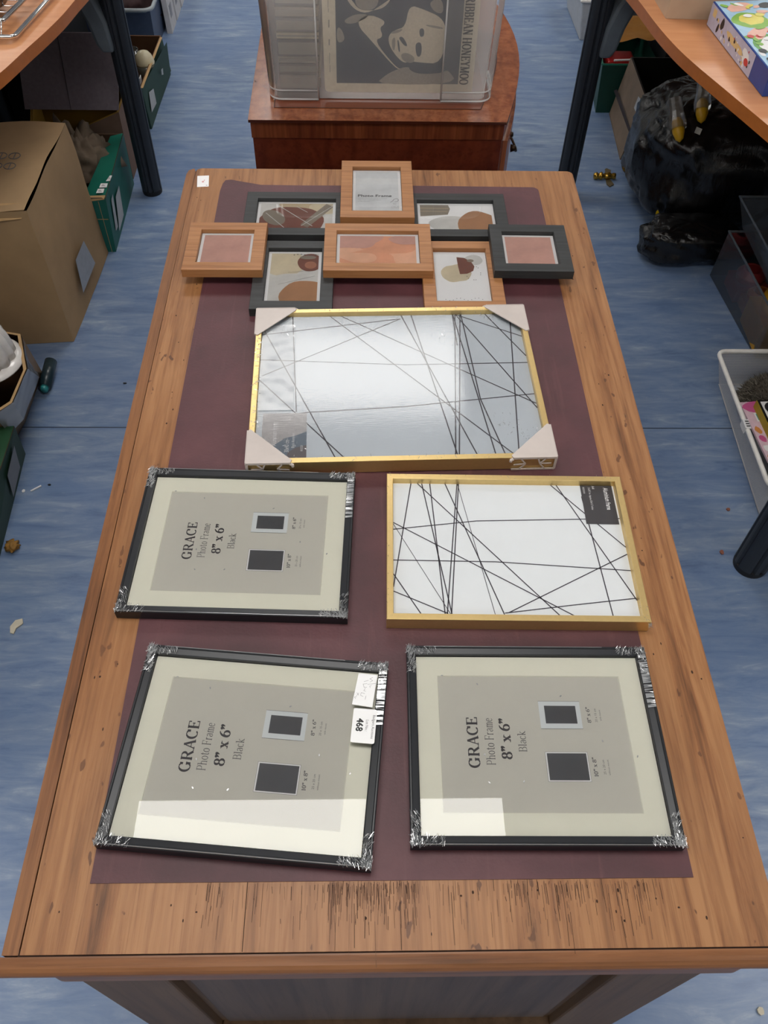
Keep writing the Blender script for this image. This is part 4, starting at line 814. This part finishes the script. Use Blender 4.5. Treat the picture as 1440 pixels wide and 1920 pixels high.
# blue grey crate with white rim
o = thing('plastic_crate', 'blue grey plastic crate with pale rim at the far left', 'crate', (-.62, 3.7, 0))
b = MB(); B_ = [(-.80, 3.42), (-.515, 3.42), (-.505, 3.86), (-.80, 3.86)]; T_ = [(-.83, 3.40, .16), (-.508, 3.40, .16), (-.498, 3.88, .16), (-.83, 3.88, .16)]; carton(b, B_, T_, .006, 0, 0); b.build('tub', plain('blue_grey_plastic', '47536a', .4), o, world=True, bevel=.004)
b = MB(); b.tube([(p[0], p[1], .163) for p in rrect(-.83, -.503, 3.40, 3.88, .04)], .008, 8, True); b.build('rim', plain('pale_rim', '9aa2a6', .4), o, smooth=True, world=True)
lump('dark_cloth', 'dark red bundle inside the blue grey crate', 'cloth', (-.63, 3.63, .09), (.10, .16, .07), plain('oxblood_cloth', '2a1314', .9), 2)
for k in range(4):
    b = MB(); y_ = 3.58 + k * .135; xl, xr = -.497, -.470 + .002 * k; b.hexa([(xl + .004, y_, 0), (xr, y_, 0), (xr, y_ + .12, 0), (xl + .004, y_ + .12, 0), (xl, y_, .15), (xr - .006, y_, .15 - .006 * k), (xr - .006, y_ + .12, .15 - .006 * k), (xl, y_ + .12, .15)]); b.box(xr - .004, xr - .0015, y_ + .03, y_ + .07, .05, .10, 1)
    ob = b.build('boxed_file', [plain('off_white_card', 'b9b8ba', .7), plain('grey_print', '83858c', .7)]); tag(ob, ['nearest', 'second', 'third', 'farthest'][k] + ' of the white card boxes lined up beside the blue grey crate', 'box', 'white card boxes along the left table')
# box with jelly mould
o = thing('cardboard_box', 'open cardboard box wrapped in clear tape holding a white mould', 'cardboard box', (-.62, 1.22, 0))
b = MB(); B_ = [(-.80, 1.10), (-.540, 1.115), (-.522, 1.43), (-.80, 1.50)]; T_ = [(-.80, 1.045, .235), (-.480, 1.065, .235), (-.452, 1.13, .235), (-.80, 1.44, .235)]
B6 = [(-.80, 1.18), (-.550, 1.18), (-.538, 1.25), (-.535, 1.44), (-.60, 1.50), (-.80, 1.50)]; T6 = [(-.80, 1.045), (-.485, 1.045), (-.452, 1.085), (-.447, 1.20), (-.492, 1.325), (-.80, 1.40)]
n_ = 6; b.add([(*p, 0.001) for p in B6] + [(*p, .24) for p in T6], [(i, (i + 1) % n_, (i + 1) % n_ + n_, i + n_) for i in range(n_)]); ins = [(p[0] - .006, p[1] + (.005 if p[1] < 1.2 else -.005)) for p in T6]
b.add([(p[0] - .006, p[1], .008) for p in B6] + [(*p, .24) for p in ins], [(i + n_, (i + 1) % n_ + n_, (i + 1) % n_, i) for i in range(n_)] + [tuple(range(n_))], 1); b.add([(*p, .24) for p in T6] + [(*p, .24) for p in ins], [(i, (i + 1) % n_, (i + 1) % n_ + n_, i + n_) for i in range(n_)], 2)
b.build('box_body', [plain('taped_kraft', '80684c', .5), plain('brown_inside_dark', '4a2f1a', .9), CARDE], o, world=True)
b = MB(); k_ = 1.004; TT = [(p[0] + .003, p[1], .24) for p in T6[1:5]]; BB = [(T6[i][0] * .5 + B6[i][0] * .5 + .005, T6[i][1] * .5 + B6[i][1] * .5, .10) for i in range(1, 5)]
for i in range(3): gridface(b, BB[i], BB[i + 1], TT[i + 1], TT[i], 8)
wobble(b, .002, 22, 2); b.build('tape', clear('silvery_tape', .2, .15, haze=.8, hazecol='e2e5e8'), o, smooth=True, world=True)
md = thing('jelly_mould', 'white fluted ceramic jelly mould upside down in the left box', 'mould', (-.555, 1.232, .236))
b = MB(); b.lathe([(.070, .012), (.069, .03), (.064, .065), (.055, .088), (.048, .094), (.042, .094)], n=120, flute=.10, nf=14); b.build('body', plain('white_porcelain', 'dfdcd8', .15, spec=.6), md, smooth=True)
b = MB(); b.lathe([(.074, .012), (.085, .006), (.090, .0), (.091, -.002), (.088, -.003), (.080, .003), (.068, .008)], n=64); b.build('rim', plain('white_porcelain', 'dfdcd8'), md, smooth=True)
b = MB(); b.lathe([(.046, .092), (.044, .099), (.036, .101), (0, .101)], n=48); b.build('base', plain('unglazed_base', 'b5b1a8', .5), md, smooth=True)
o = thing('glass_dish', 'clear glass dish edge in the left box below the white mould', 'dish', (-.53, 1.13, .13))
b = MB(); b.T = Matrix.Rotation(.5, 4, 'Z'); b.box(-.06, .0, -.03, .03, 0, .09); b.build('dish', clear('thick_glass', .15, .08, haze=.35, hazecol='a59a8c'), o, bevel=.004)
o = thing('bottle', 'dark teal capped bottle lying against the taped box', 'bottle', (-.507, 1.40, .02))
b = MB(); b.tube([(0, -.035, .0), (0, .055, .012)], [.0165, .0165], 16); b.build('body', plain('dark_teal_plastic', '1d3038', .3), o, smooth=True); b = MB(); b.tube([(0, -.047, -.002), (0, -.034, 0)], [.010, .012], 16); b.build('cap', plain('turquoise_cap', '2f8a8c', .4), o, smooth=True)
# near-left dark green carton
o = thing('cardboard_box', 'dark green carton with grey label at the left edge, nearest the viewer', 'cardboard box', (-.64, .9, 0))
b = MB(); B_ = [(-.80, .70), (-.488, .70), (-.520, 1.03), (-.80, 1.03)]; T_ = [(-.80, .66, .24), (-.395, .66, .22), (-.405, 1.005, .245), (-.80, 1.005, .245)]
B_ = [(-.80, .66), (-.482, .66), (-.510, 1.14), (-.80, 1.14)]; T_ = [(-.80, .64, .145), (-.474, .64, .145), (-.481, 1.10, .145), (-.80, 1.10, .145)]
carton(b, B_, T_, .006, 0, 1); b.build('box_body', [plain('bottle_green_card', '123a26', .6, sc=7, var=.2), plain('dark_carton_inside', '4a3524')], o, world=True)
b = MB(); gridface(b, (-.475, .65, .1465), (-.482, 1.10, .1465), (-.530, 1.09, .150), (-.525, .66, .148), 4); b.build('side_flap', plain('green_flap', '2a5538', .6, sc=7), o, world=True)
b = MB(); gridface(b, (-.4900, .975, .028), (-.4940, 1.065, .035), (-.4765, 1.055, .126), (-.4745, .970, .115), 2); b.build('label', plain('grey_label', '8f9193', .7), o, world=True)
# ================================================================ ON THE LEFT TABLE
o = thing('wire_rack', 'chrome wire rack at the top left on the orange table', 'rack', (-.55, 1.95, .7205))
b = MB()
for k, (dz, off) in enumerate(((.012, 0), (.035, .028))):
    p = [(-.78, 1.815 + off, .72 + dz), (-.478 - off, 1.815 + off, .72 + dz), (-.470 - off, 1.825 + off, .72 + dz), (-.432 - off, 2.08, .72 + dz), (-.40 - off, 2.25, .72 + dz)]; b.tube(p, .0058, 10)
b.build('frame', CHROME, o, smooth=True, world=True)
b = MB()
for k in range(9): b.tube([(-.78, 1.85 + .035 * k, .745), (-.505 + .006 * k, 1.85 + .035 * k, .745)], .0018, 6)
for k in range(3): b.tube([(-.500 - .03 * k, 1.815, .732), (-.50 - .03 * k, 1.843, .755)], .0018, 6)
b.build('wires', CHROME, o, smooth=True, world=True)
o = thing('baking_pan', 'dark round pan resting on the chrome wire rack', 'pan', (-.60, 1.97, .748)); b = MB(); b.lathe([(.0, .004), (.075, .004), (.085, .030), (.09, .032), (.092, .028), (.078, .0), (0, 0)], n=40); b.build('pan', plain('black_enamel', '101114', .12, spec=.8), o, smooth=True)
# ================================================================ ON THE RIGHT TABLE
o = thing('cardboard_box', 'plain beige cardboard box on the right table behind the game', 'cardboard box', (1.25, 2.15, .7205))
b = MB(); B_ = [(1.140, 1.99), (1.236, 1.978), (1.40, 1.99), (1.40, 2.35), (1.125, 2.35)]
b.prism([(1.137, 1.992), (1.245, 1.988), (1.36, 1.988), (1.36, 2.35), (1.122, 2.35)], .7205, .86); b.build('box_body', plain('beige_card', 'b99f86', .85, sc=10), o, bevel=.003, world=True)
o = thing('board_game_box', 'colourful childrens game box with blue end on the right table', 'game box', (1.268, 1.585, .7205), .09)
ww, ll, hh_ = .27, .375, .055
b = MB(); b.box(0, ww, 0, ll, 0, hh_, 0); b.T = Matrix.Rotation(0, 4, 'X')
b.build('box_body', plain('cobalt_card', '22428c', .35), o, bevel=.0015)
b = MB(); z = hh_ + .0006; b.rect(.003, ww - .003, .003, ll - .003, z, 0)
rn = random.Random(5)
for i, (cx_, cy_, rx, ry, mi_) in enumerate(((.12, .06, .11, .05, 1), (.06, .13, .05, .045, 2), (.06, .13, .04, .035, 7), (.17, .12, .06, .04, 2), (.10, .20, .035, .012, 4), (.045, .19, .04, .02, 6), (.055, .26, .045, .04, 3), (.055, .265, .032, .028, 5), (.16, .25, .055, .05, 3), (.16, .255, .03, .03, 5), (.07, .09, .035, .03, 7), (.07, .092, .022, .018, 6), (.19, .08, .04, .03, 4), (.20, .19, .035, .03, 4), (.05, .335, .04, .02, 6), (.12, .34, .025, .015, 8), (.19, .34, .04, .018, 8), (.08, .04, .04, .012, 7)) + tuple((rn.uniform(.01, .26), rn.uniform(.01, .36), rn.uniform(.004, .016), rn.uniform(.003, .012), rn.choice((1, 2, 3, 4, 5, 6, 7, 7, 8))) for _ in range(70))):
    b.poly(clip_poly(ell(cx_, cy_, rx, ry, 20, rn.random(), .3, i), .003, ww - .003, .003, ll - .003), z + .00002 * (i + 1), mi_)
b.build('lid_art', [plain('ice_blue_print', '9fc3dc', .4), plain('deep_blue_print', '2a63b8', .4), plain('leaf_green_print', '5f9a4c', .4), plain('moss_print', '7fae4a', .4), plain('red_print', 'c23a3a', .4), plain('lemon_print', 'dcd06a', .4), plain('skin_pink_print', 'e0b0a0', .4), PAPER, plain('near_black_print', '23262b', .4)], o)
b = MB(); b.T = Matrix.Translation((-.0006, 0, 0)) @ Matrix(((0, 0, -1, 0), (1, 0, 0, 0), (0, 1, 0, 0), (0, 0, 0, 1)))
b.rect(.085, ll - .002, .002, hh_ - .002, 0, 0); b.poly(ell(.20, .03, .05, .008, 14, .05, .5, 2), .0003, 1); b.poly(ell(.13, .03, .02, .014, 12, .3, .4, 2), .0003, 2); b.poly(ell(.12, .022, .012, .008, 12), .0005, 3); b.poly(ell(.29, .035, .010, .012, 10, .3, .5), .0003, 4); b.poly(ell(.31, .018, .006, .010, 10, .3, .5), .0003, 4); b.rect(.335, .355, .030, .048, .0003, 1)
for k in range(26): b.poly(ell(rn.uniform(.10, .33), rn.uniform(.010, .045), rn.uniform(.002, .006), rn.uniform(.002, .005), 9, rn.random(), .4, k), .0004 + k * .00001, rn.choice((1, 2, 1, 2, 3, 4)))
b.build('side_art', [plain('lilac_print', 'b9b7cc', .4), plain('gold_print', 'd9bc84', .4), PAPER, plain('red_print', 'c23a3a'), plain('near_black_print', '23262b')], o)
b = MB(); b.T = Matrix.Translation((0, -.0006, 0)) @ Matrix(((1, 0, 0, 0), (0, 0, -1, 0), (0, 1, 0, 0), (0, 0, 0, 1)))
for k in range(9): b.rect(.02 + k * .006, .024 + k * .006, .024, .031 + .003 * (k % 3 == 0), 0, 0)
b.build('end_lettering', PAPER, o)
# ================================================================ FLOOR CLUTTER, RIGHT
o = thing('plastic_crate', 'dark green crate of red toys at the far right behind table leg', 'crate', (1.36, 3.0, 0))
b = MB(); B_ = [(1.270, 2.93), (1.45, 2.93), (1.45, 3.22), (1.295, 3.22)]; T_ = [(1.256, 2.925, .185), (1.47, 2.925, .185), (1.47, 3.23, .185), (1.288, 3.23, .185)]; carton(b, B_, T_, .005, 0, 0); b.build('tub', plain('racing_green_plastic', '0f4034', .45), o, world=True, bevel=.003)
b = MB(); b.tube([T_[0], T_[3]], .004, 6); b.tube([T_[0], T_[1]], .004, 6); b.build('rim', plain('bright_green_edge', '1f6b57', .4), o, world=True)
o = thing('toy_car', 'red plastic toy lying in the dark green crate', 'toy', (1.340, 3.03, .12)); b = MB(); b.box(-.05, .06, -.05, .05, 0, .05); b.lathe([(.02, 0), (.026, .03), (.02, .07), (.012, .075)], (-.045, .02, .02), 20); b.box(-.03, .06, -.07, -.05, .02, .045); b.build('body', plain('toy_red', 'a31c1c', .3), o, bevel=.008); b = MB(); b.tube([(-.03, -.055, .058), (.06, -.055, .062)], .004, 8); b.build('handle', PAPER, o)
o = thing('orange_cloth', 'orange mustard cloth draped over the dark green crate', 'cloth', (1.42, 3.12, .19)); b = MB(); vs_ = []
for j in range(16):
    for i in range(24): x = -.10 + .42 * i / 23; y = -.10 + .2 * j / 15; vs_.append((x, y, .02 + .03 * math.sin(4 * x + 1) + .012 * noise.noise(Vector((x * 18, y * 18, 0)))))
b.add(vs_, [(j * 24 + i, j * 24 + i + 1, (j + 1) * 24 + i + 1, (j + 1) * 24 + i) for j in range(15) for i in range(23)]); b.build('cloth', plain('mustard_cloth', '9a661c', .9), o, smooth=True)
o = thing('added_shade_block', 'added black block that darkens the gap at the back right under the table', 'crate', (1.71, 3.1, 0))  # another added block, hides lit floor where the gap should be dark
b = MB(); b.box(1.49, 1.93, 2.94, 3.5, .002, .30); b.build('crate', plain('shade_block_black', '0b0c0e'), o, bevel=.004, world=True)
o = thing('cardboard_box', 'worn brown carton with white label, right, behind the black bags', 'cardboard box', (1.5, 2.74, 0))
b = MB(); B_ = [(1.300, 2.585), (1.72, 2.585), (1.72, 2.92), (1.318, 2.92)]; T_ = [(1.341, 2.583, .222), (1.72, 2.583, .222), (1.72, 2.905, .222), (1.350, 2.905, .222)]; B_ = [(1.302, 2.585), (1.72, 2.585), (1.72, 2.92), (1.322, 2.92)]
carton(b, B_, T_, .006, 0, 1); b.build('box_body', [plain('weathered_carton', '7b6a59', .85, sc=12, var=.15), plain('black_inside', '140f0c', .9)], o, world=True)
b = MB(); gridface(b, (1.3312, 2.63, .155), (1.3330, 2.67, .15), (1.3385, 2.67, .192), (1.3370, 2.63, .20), 2); b.build('label', plain('dull_white_label', 'a9adb0'), o, world=True)
b = MB(); b.hexa([(1.3125, 2.59, .10), (1.3135, 2.9, .10), (1.3145, 2.9, .10), (1.3135, 2.59, .10), (1.3165, 2.59, .106), (1.3230, 2.9, .106), (1.3245, 2.9, .106), (1.3180, 2.59, .106)]); b.build('seam', plain('crease_dark', '2c272c'), o, world=True)
def bag(label, c, r, seed, amp, e=.62, n=56):
    b = MB(); vs_ = []; sp = lambda v_, p: math.copysign(abs(v_) ** p, v_)
    for j in range(n + 1):
        th = PI * j / n
        for i in range(2 * n):
            ph = PI * i / n; d = Vector((sp(math.sin(th), e) * sp(math.cos(ph), e), sp(math.sin(th), e) * sp(math.sin(ph), e), sp(math.cos(th), e)))
            k = noise.fractal(Vector((d.x * 1.6 + seed, d.y * 1.6, d.z * 1.6)), 1.0, 2.0, 2) * amp
            w_ = abs(noise.noise(Vector((d.x * 9 + d.z * 3 + seed, d.y * 9, d.z * 2.2)))) * .075; w2 = abs(noise.noise(Vector((d.x * 19 + d.z * 8, d.y * 19 + seed, d.z * 6)))) * .02
            q = d * (1 + k - w_ - w2); vs_.append((q.x * r[0], q.y * r[1], max(q.z * r[2], -r[2] + .002 )))
    m_ = 2 * n; b.add(vs_, [(j * m_ + i, (j + 1) * m_ + i, (j + 1) * m_ + (i + 1) % m_, j * m_ + (i + 1) % m_) for j in range(n) for i in range(m_)])
    ob = b.build('bin_bag', BAG, smooth=True); ob.location = (c[0], c[1], r[2]); return tag(ob, label, 'bag')
bag('big bulging black plastic bag under the right table', (1.515, 2.32), (.275, .245, .190), 11, .10)
bag('small black plastic bag on the floor in front of the big bulging one', (1.400, 2.005), (.150, .080, .062), 4, .14)
PLW = clear('cloudy_bag_wrap', .1, .2, haze=.35, hazecol='a8a49a')
for k, (cx_, cy_, zz, an, lb) in enumerate(((1.312, 2.160, .362, .15, 'yellow ended tool in clear wrap on the black bags, left of the pair'), (1.388, 2.205, .398, -.08, 'yellow ended tool in clear wrap on the black bags, right of the pair'))):
    o = thing('wrapped_tool', lb, 'tool', (cx_, cy_, zz), an, 'wrapped yellow tools on the black bags')
    b = MB(); b.T = Matrix.Rotation(-.9, 4, 'X'); b.lathe([(.001, -.060), (.012, -.050), (.018, -.03), (.017, .0), (.011, .012)], n=16); b.build('head', plain('tool_yellow', 'c79a14', .4), o, smooth=True)
    b = MB(); b.T = Matrix.Rotation(-.9, 4, 'X'); b.lathe([(.024, -.020), (.026, .0), (.021, .03), (.020, .070)], n=12); wobble(b, .004, 30) if False else None; b.build('wrap', PLW, o)
b = MB(); b.prism([(0, -.015), (.012, 0), (0, .015), (-.012, 0)], 0, .0006); ob = b.build('price_tag', plain('dusty_white_card', 'b5b5ae', .7)); ob.location = (1.375, 2.139, .347); ob.rotation_euler = (.45, -.5, 0); tag(ob, 'small white diamond of card on the big black bag', 'tag')
b = MB(); b.prism(ell(0, 0, .007, .014, 8, .3, .3), 0, .002); ob = b.build('wrapper_scrap', plain('foil_yellow', 'd9b91c', .3)); ob.location = (1.318, 2.108, .082); ob.rotation_euler = (1.45, 0, -.25); tag(ob, 'bright yellow scrap showing on the front of the black bag', 'scrap')
# clear toy box
TB = clear('smoky_clear_plastic', .07, .12, haze=.3, hazecol='8d98a2')
o = thing('storage_box', 'clear plastic toy box under the right table, beside black bags', 'storage box', (1.65, 1.74, 0))
b = MB(); c_ = [(1.497, 1.51), (1.86, 1.51), (1.86, 1.90), (1.462, 1.90)]; d_ = [(1.470, 1.48), (1.90, 1.48), (1.90, 1.86), (1.450, 1.86)]; shell(b, c_, d_, .002, .185); b.poly(c_, .002); b.build('tub', TB, o, world=True)
b = MB(); b.tube([(p[0], p[1], .187) for p in d_], .004, 8, True); b.build('rim', clear('smoky_rim', .1, .2, haze=.5, hazecol='7f8a94'), o, world=True)
o = thing('storage_box', 'shallow clear tray stacked above the toy box at the right edge', 'storage box', (1.66, 1.72, .212))
b = MB(); c_ = [(1.475, 1.56), (1.86, 1.56), (1.86, 1.84), (1.475, 1.84)]; d_ = [(1.452, 1.545), (1.88, 1.545), (1.88, 1.86), (1.442, 1.86)]; shell(b, c_, d_, .213, .30); b.poly(c_, .213); b.build('tub', TB, o, world=True)
b = MB(); b.tube([(p[0], p[1], .301) for p in d_], .004, 8, True); b.build('rim', clear('smoky_rim', .1), o, world=True)
for k, (c0, r0, cc, lb) in enumerate((((1.56, 1.60, .085), (.07, .07, .08), 'c28f14', 'yellow toy'), ((1.54, 1.80, .05), (.05, .05, .045), '8d2a2c', 'red toy'), ((1.55, 1.72, .04), (.045, .035, .035), 'a05a28', 'orange toy'), ((1.66, 1.70, .06), (.05, .06, .055), '2c5a2e', 'green toy'), ((1.54, 1.555, .03), (.02, .02, .025), 'b09a30', 'small lemon toy'))):
    b = MB(); b.box(c0[0] - r0[0], c0[0] + r0[0], c0[1] - r0[1], c0[1] + r0[1], c0[2] - r0[2] + .006, c0[2] + r0[2] * .2); b.lathe([(r0[0] * .8, 0), (r0[0] * .9, r0[2] * .5), (r0[0] * .6, r0[2] * .9), (r0[0] * .5, r0[2] * .9), (r0[0] * .5, 0)], (c0[0], c0[1], c0[2] + r0[2] * .2), 24)
    ob = b.build('toy', plain('toy_' + cc, cc, .4), bevel=.008); ob.data.transform(Matrix.Translation((-c0[0], -c0[1], 0))); ob.location = (c0[0], c0[1], 0); tag(ob, lb + ' inside the clear toy box', 'toy', 'toys in the clear box')
# white mesh basket
t = NT('white_wire_mesh'); tc_ = t.coord((1, 1, 1)); sxx = t.n('ShaderNodeSeparateXYZ'); t.l(tc_, sxx.inputs[0])
h1 = t.math('LESS_THAN', t.math('FRACT', t.math('MULTIPLY', t.math('ADD', sxx.outputs[0], sxx.outputs[1]), 330)), .42); h2 = t.math('LESS_THAN', t.math('FRACT', t.math('MULTIPLY', sxx.outputs[2], 330)), .42)
fac = t.math('MAXIMUM', h1, h2); tr = t.n('ShaderNodeBsdfTransparent'); mx = t.n('ShaderNodeMixShader'); t.l(fac, mx.inputs[0]); t.l(tr.outputs[0], mx.inputs[1]); t.l(t.bsdf('f0eeea', .5), mx.inputs[2]); MESHM = t.done(mx.outputs[0])
o = thing('mesh_basket', 'white metal mesh basket on the floor at the right edge', 'basket', (1.5, 1.17, 0))
bx = [(1.343, .93), (1.62, .93), (1.62, 1.40), (1.362, 1.40)]; tx_ = [(1.303, .905), (1.655, .905), (1.655, 1.368), (1.303, 1.368)]
b = MB(); shell(b, bx, tx_, .003, .15); b.poly(bx, .003); b.build('mesh_wall', MESHM, o, world=True)
b = MB(); pr = [(p[0], p[1], .152) for p in rrect(1.301, 1.657, .903, 1.370, .02, 4)]; b.tube(pr, .006, 10, True); b.tube([(p[0], p[1], .004) for p in bx], .002, 6, True)
gridface(b, (1.303, .92, .150), (1.303, 1.36, .150), (1.3115, 1.36, .133), (1.3115, .92, .133), 1)
b.build('rim', WHITE, o, smooth=True, world=True)
b = MB(); b.hexa([(1.2945, 1.085, .139), (1.2955, 1.085, .139), (1.2955, 1.115, .139), (1.2945, 1.115, .139), (1.294, 1.085, .1585), (1.3085, 1.085, .1580), (1.3085, 1.115, .1580), (1.294, 1.115, .1585)])
for k in range(3): b.box(1.298, 1.3068, 1.09 + k * .008, 1.093 + k * .008, .1592, .1596, 1)
b.build('label', [PAPER, INK], o, world=True)
# fluffy cushion
b = MB(); rn = random.Random(2); cc = Vector((1.49, 1.275, .055))
lump_v = []
for k in range(5200):
    u, w_ = rn.uniform(0, 2 * PI), rn.random(); d = Vector((math.cos(u) * math.sqrt(1 - w_ * w_), math.sin(u) * math.sqrt(1 - w_ * w_), w_)); p = cc + Vector((d.x * .120, d.y * .080, d.z * .065)); t1 = (d + Vector((rn.gauss(0, .45), rn.gauss(0, .45), rn.gauss(0, .3)))).normalized(); sd = t1.cross(Vector((rn.random() - .5, rn.random() - .5, rn.random()))).normalized() * .0016; L = rn.uniform(.012, .024)
    b.add([tuple(p - sd), tuple(p + sd), tuple(p + t1 * L)], [(0, 1, 2)], rn.randrange(3))
ob = b.build('fur', [plain('fur_mid', '6e675c', .9), plain('fur_dark', '4d463d', .9), plain('fur_light', '928b7e', .9)])
o = thing('fluffy_cushion', 'grey brown shaggy fur cushion in the white mesh basket', 'cushion', (cc.x, cc.y, .004)); ob.data.transform(Matrix.Translation((-cc.x, -cc.y, -.004))); ob.parent = o; ob['kind'] = 'stuff'
b = MB(); b.lathe([(.0, .12), (.06, .11), (.088, .08), (.088, .01), (0, .0)], n=28); b.v = [(x * 1.3, y * .9, z_) for x, y, z_ in b.v]; b.build('core', plain('fur_core', '4a443b', .9), o, smooth=True)
def book(x, y, z_, w_, l_, h_, rz, cov, nm, lb, extra=None, rx=0, spine=None):
    o = thing('book', lb, 'book', (x, y, z_), rz, 'books in the mesh basket'); o.rotation_euler[1] = rx
    b = MB(); b.box(0, w_, 0, l_, 0, .0015); b.box(0, w_, 0, l_, h_ - .0015, h_); b.box(-.0015, 0, 0, l_, 0, h_, 1 if spine else 0); b.build('cover', [cov, spine or cov], o)
    b = MB(); b.box(.001, w_ - .003, .002, l_ - .002, .0015, h_ - .0015); b.build('pages', nm, o)
    if extra: b = MB(); mats = extra(b, w_, l_, h_); b.build('cover_print', mats, o)
YP = plain('yellow_edge', 'a99322', .6)
def pr1(b, w_, l_, h_):
    b.rect(.006, w_ - .006, .006, l_ - .006, h_ + .0003, 0); b.poly(ell(.03, l_ - .03, .02, .022, 14), h_ + .0006, 1); b.poly(ell(.024, l_ - .026, .004, .004, 8), h_ + .0009, 0); b.poly(ell(.038, l_ - .026, .004, .004, 8), h_ + .0009, 0); b.poly(ell(.05, l_ - .08, .03, .02, 14, .3, .4), h_ + .0006, 1); return [PAPER, plain('near_black_print', '23262b')]
def pr2(b, w_, l_, h_):
    b.poly(ell(.03, l_ - .02, .03, .018, 14, 0, .3), h_ + .0004, 0); b.rect(.02, .045, l_ - .07, l_ - .04, h_ + .0004, 1); b.rect(.024, .041, l_ - .066, l_ - .044, h_ + .0006, 2)
    for k in range(6): b.poly(ell(.012, l_ - .10 - .03 * k, .008, .012, 9, .3, .5, k), h_ + .0004, (3, 0, 1, 3, 2, 0)[k])
    sans(b, 'UP', (.03, .05), .022, 1.8, h_ + .0006, 4); return [plain('hot_pink_print', 'c4588c', .5), PAPER, plain('teal_print', '3f8f8c', .5), plain('orange_print', 'd08a4a', .5), INK]
book(1.352, .93, .112, .20, .285, .006, .075, plain('pale_pink_cover', 'd8bcc8', .4), PAPER, 'pink picture magazine standing highest beside the basket rim', pr2)
book(1.374, .93, .108, .19, .268, .034, .05, plain('black_cover', '17171a', .4), YP, 'black covered book with yellow page edges and panda print', pr1, spine=YP)
# white board far right
o = thing('plastic_tub', 'pale plastic tub at the far right beyond the table leg', 'tub', (1.42, 3.72, 0)); b = MB(); b.hexa([(1.305, 3.56, 0), (1.5, 3.56, 0), (1.5, 3.9, 0), (1.300, 3.9, 0), (1.285, 3.55, .16), (1.52, 3.55, .16), (1.52, 3.92, .16), (1.275, 3.92, .16)]); b.build('tub', plain('pale_plastic', 'b6b9bc', .5), o, bevel=.006, world=True); b = MB(); b.tube([(1.283, 3.55, .16), (1.52, 3.55, .16), (1.52, 3.92, .16), (1.273, 3.92, .16)], .006, 8, True); b.build('rim', WHITE, o, world=True)
# ================================================================ FLOOR SCRAPS
o = thing('brass_ornament', 'small brass finial lying on the blue floor by the black bag', 'ornament', (1.225, 2.455, .012), 0)
b = MB(); b.T = Matrix.Rotation(-PI / 2, 4, 'Y') @ Matrix.Identity(4); b.lathe([(.0, -.045), (.010, -.043), (.013, -.033), (.008, -.026), (.012, -.022), (.014, -.016), (.007, -.010), (.012, .0), (.013, .012), (.008, .02), (.011, .026), (.010, .034), (.0, .037)], n=20); b.v = [(-x, y, z_) for x, y, z_ in b.v]; b.build('body', plain('polished_brass', 'b58f3c', .2, .9, bump=.02), o, smooth=True)
b = MB(); b.prism([(0, .005), (.004, .045), (.012, .052), (.018, .046), (.026, .040), (.018, .008)], -.002, .0); b.prism([(0, -.005), (-.002, -.04), (.006, -.055), (.016, -.046), (.024, -.04), (.016, -.008)], -.010, -.008); b.build('leaf_plates', plain('tarnished_brass', '6e6248', .5, .5), o)
def scrap(name, label, x, y, pts, h_, mat, amp=.0):
    b = MB(); b.prism(pts, 0, h_)
    ob = b.build(name, mat); ob.location = (x, y, .0012); return tag(ob, label, 'litter')
lump('dried_leaf', 'curled brown orange leaf on the floor at the left', 'leaf', (-.466, .842, .010), (.015, .017, .009), plain('leaf_brown', '8a6428', .7, var=.3), 5, .5, 2.5, 12)
scrap('paper_scrap', 'torn cream scrap of paper low on the left floor', -.404, .632, [(-.014, -.004), (-.010, -.020), (-.002, -.022), (.0, -.008), (.012, .004), (.008, .016), (-.006, .012)], .003, plain('cream_scrap', 'c9c2ae', .8))
scrap('stub', 'thin white stick on the left floor', -.455, 1.023, [(-.012, -.008), (-.010, -.010), (.012, .007), (.010, .010)], .003, PAPER)
scrap('paper_chip', 'tiny white chip of paper beside the near green carton', -.484, 1.015, ell(0, 0, .004, .005, 7), .002, PAPER)
scrap('grit', 'small dark crumb on the left floor beside the white stick', -.425, 1.035, ell(0, 0, .004, .0025, 7), .002, LEGG)
scrap('grit', 'small dark crumb on the left floor, above the taped box', -.30, 1.40, ell(0, 0, .005, .002, 7), .002, LEGG)
scrap('paper_chip', 'beige chip on the blue floor near the bottom right of the desk', 1.038, -.126, ell(0, 0, .006, .006, 7, 0, .4), .004, plain('cream_scrap', 'c9c2ae'))
scrap('crumb', 'reddish crumb beside the white basket', 1.27, .955, ell(0, 0, .005, .004, 7, 0, .4), .003, plain('rust_crumb', '8a5644', .8))
scrap('crumb', 'reddish crumb touching the near right table foot', 1.22, .825, ell(0, 0, .005, .006, 7, 0, .4), .003, plain('rust_crumb', '8a5644'))
for k, (x, y) in enumerate(((1.335, .775), (1.345, .765), (1.358, .772), (1.328, .760), (1.35, .785))):
    o_ = scrap('crumb', 'reddish brown crumb in the little heap right of the near table foot', x, y, ell(0, 0, .007, .006, 7, k, .5, k), .004, plain('rust_crumb', '8a5644')); o_['group'] = 'crumbs by the near table foot'
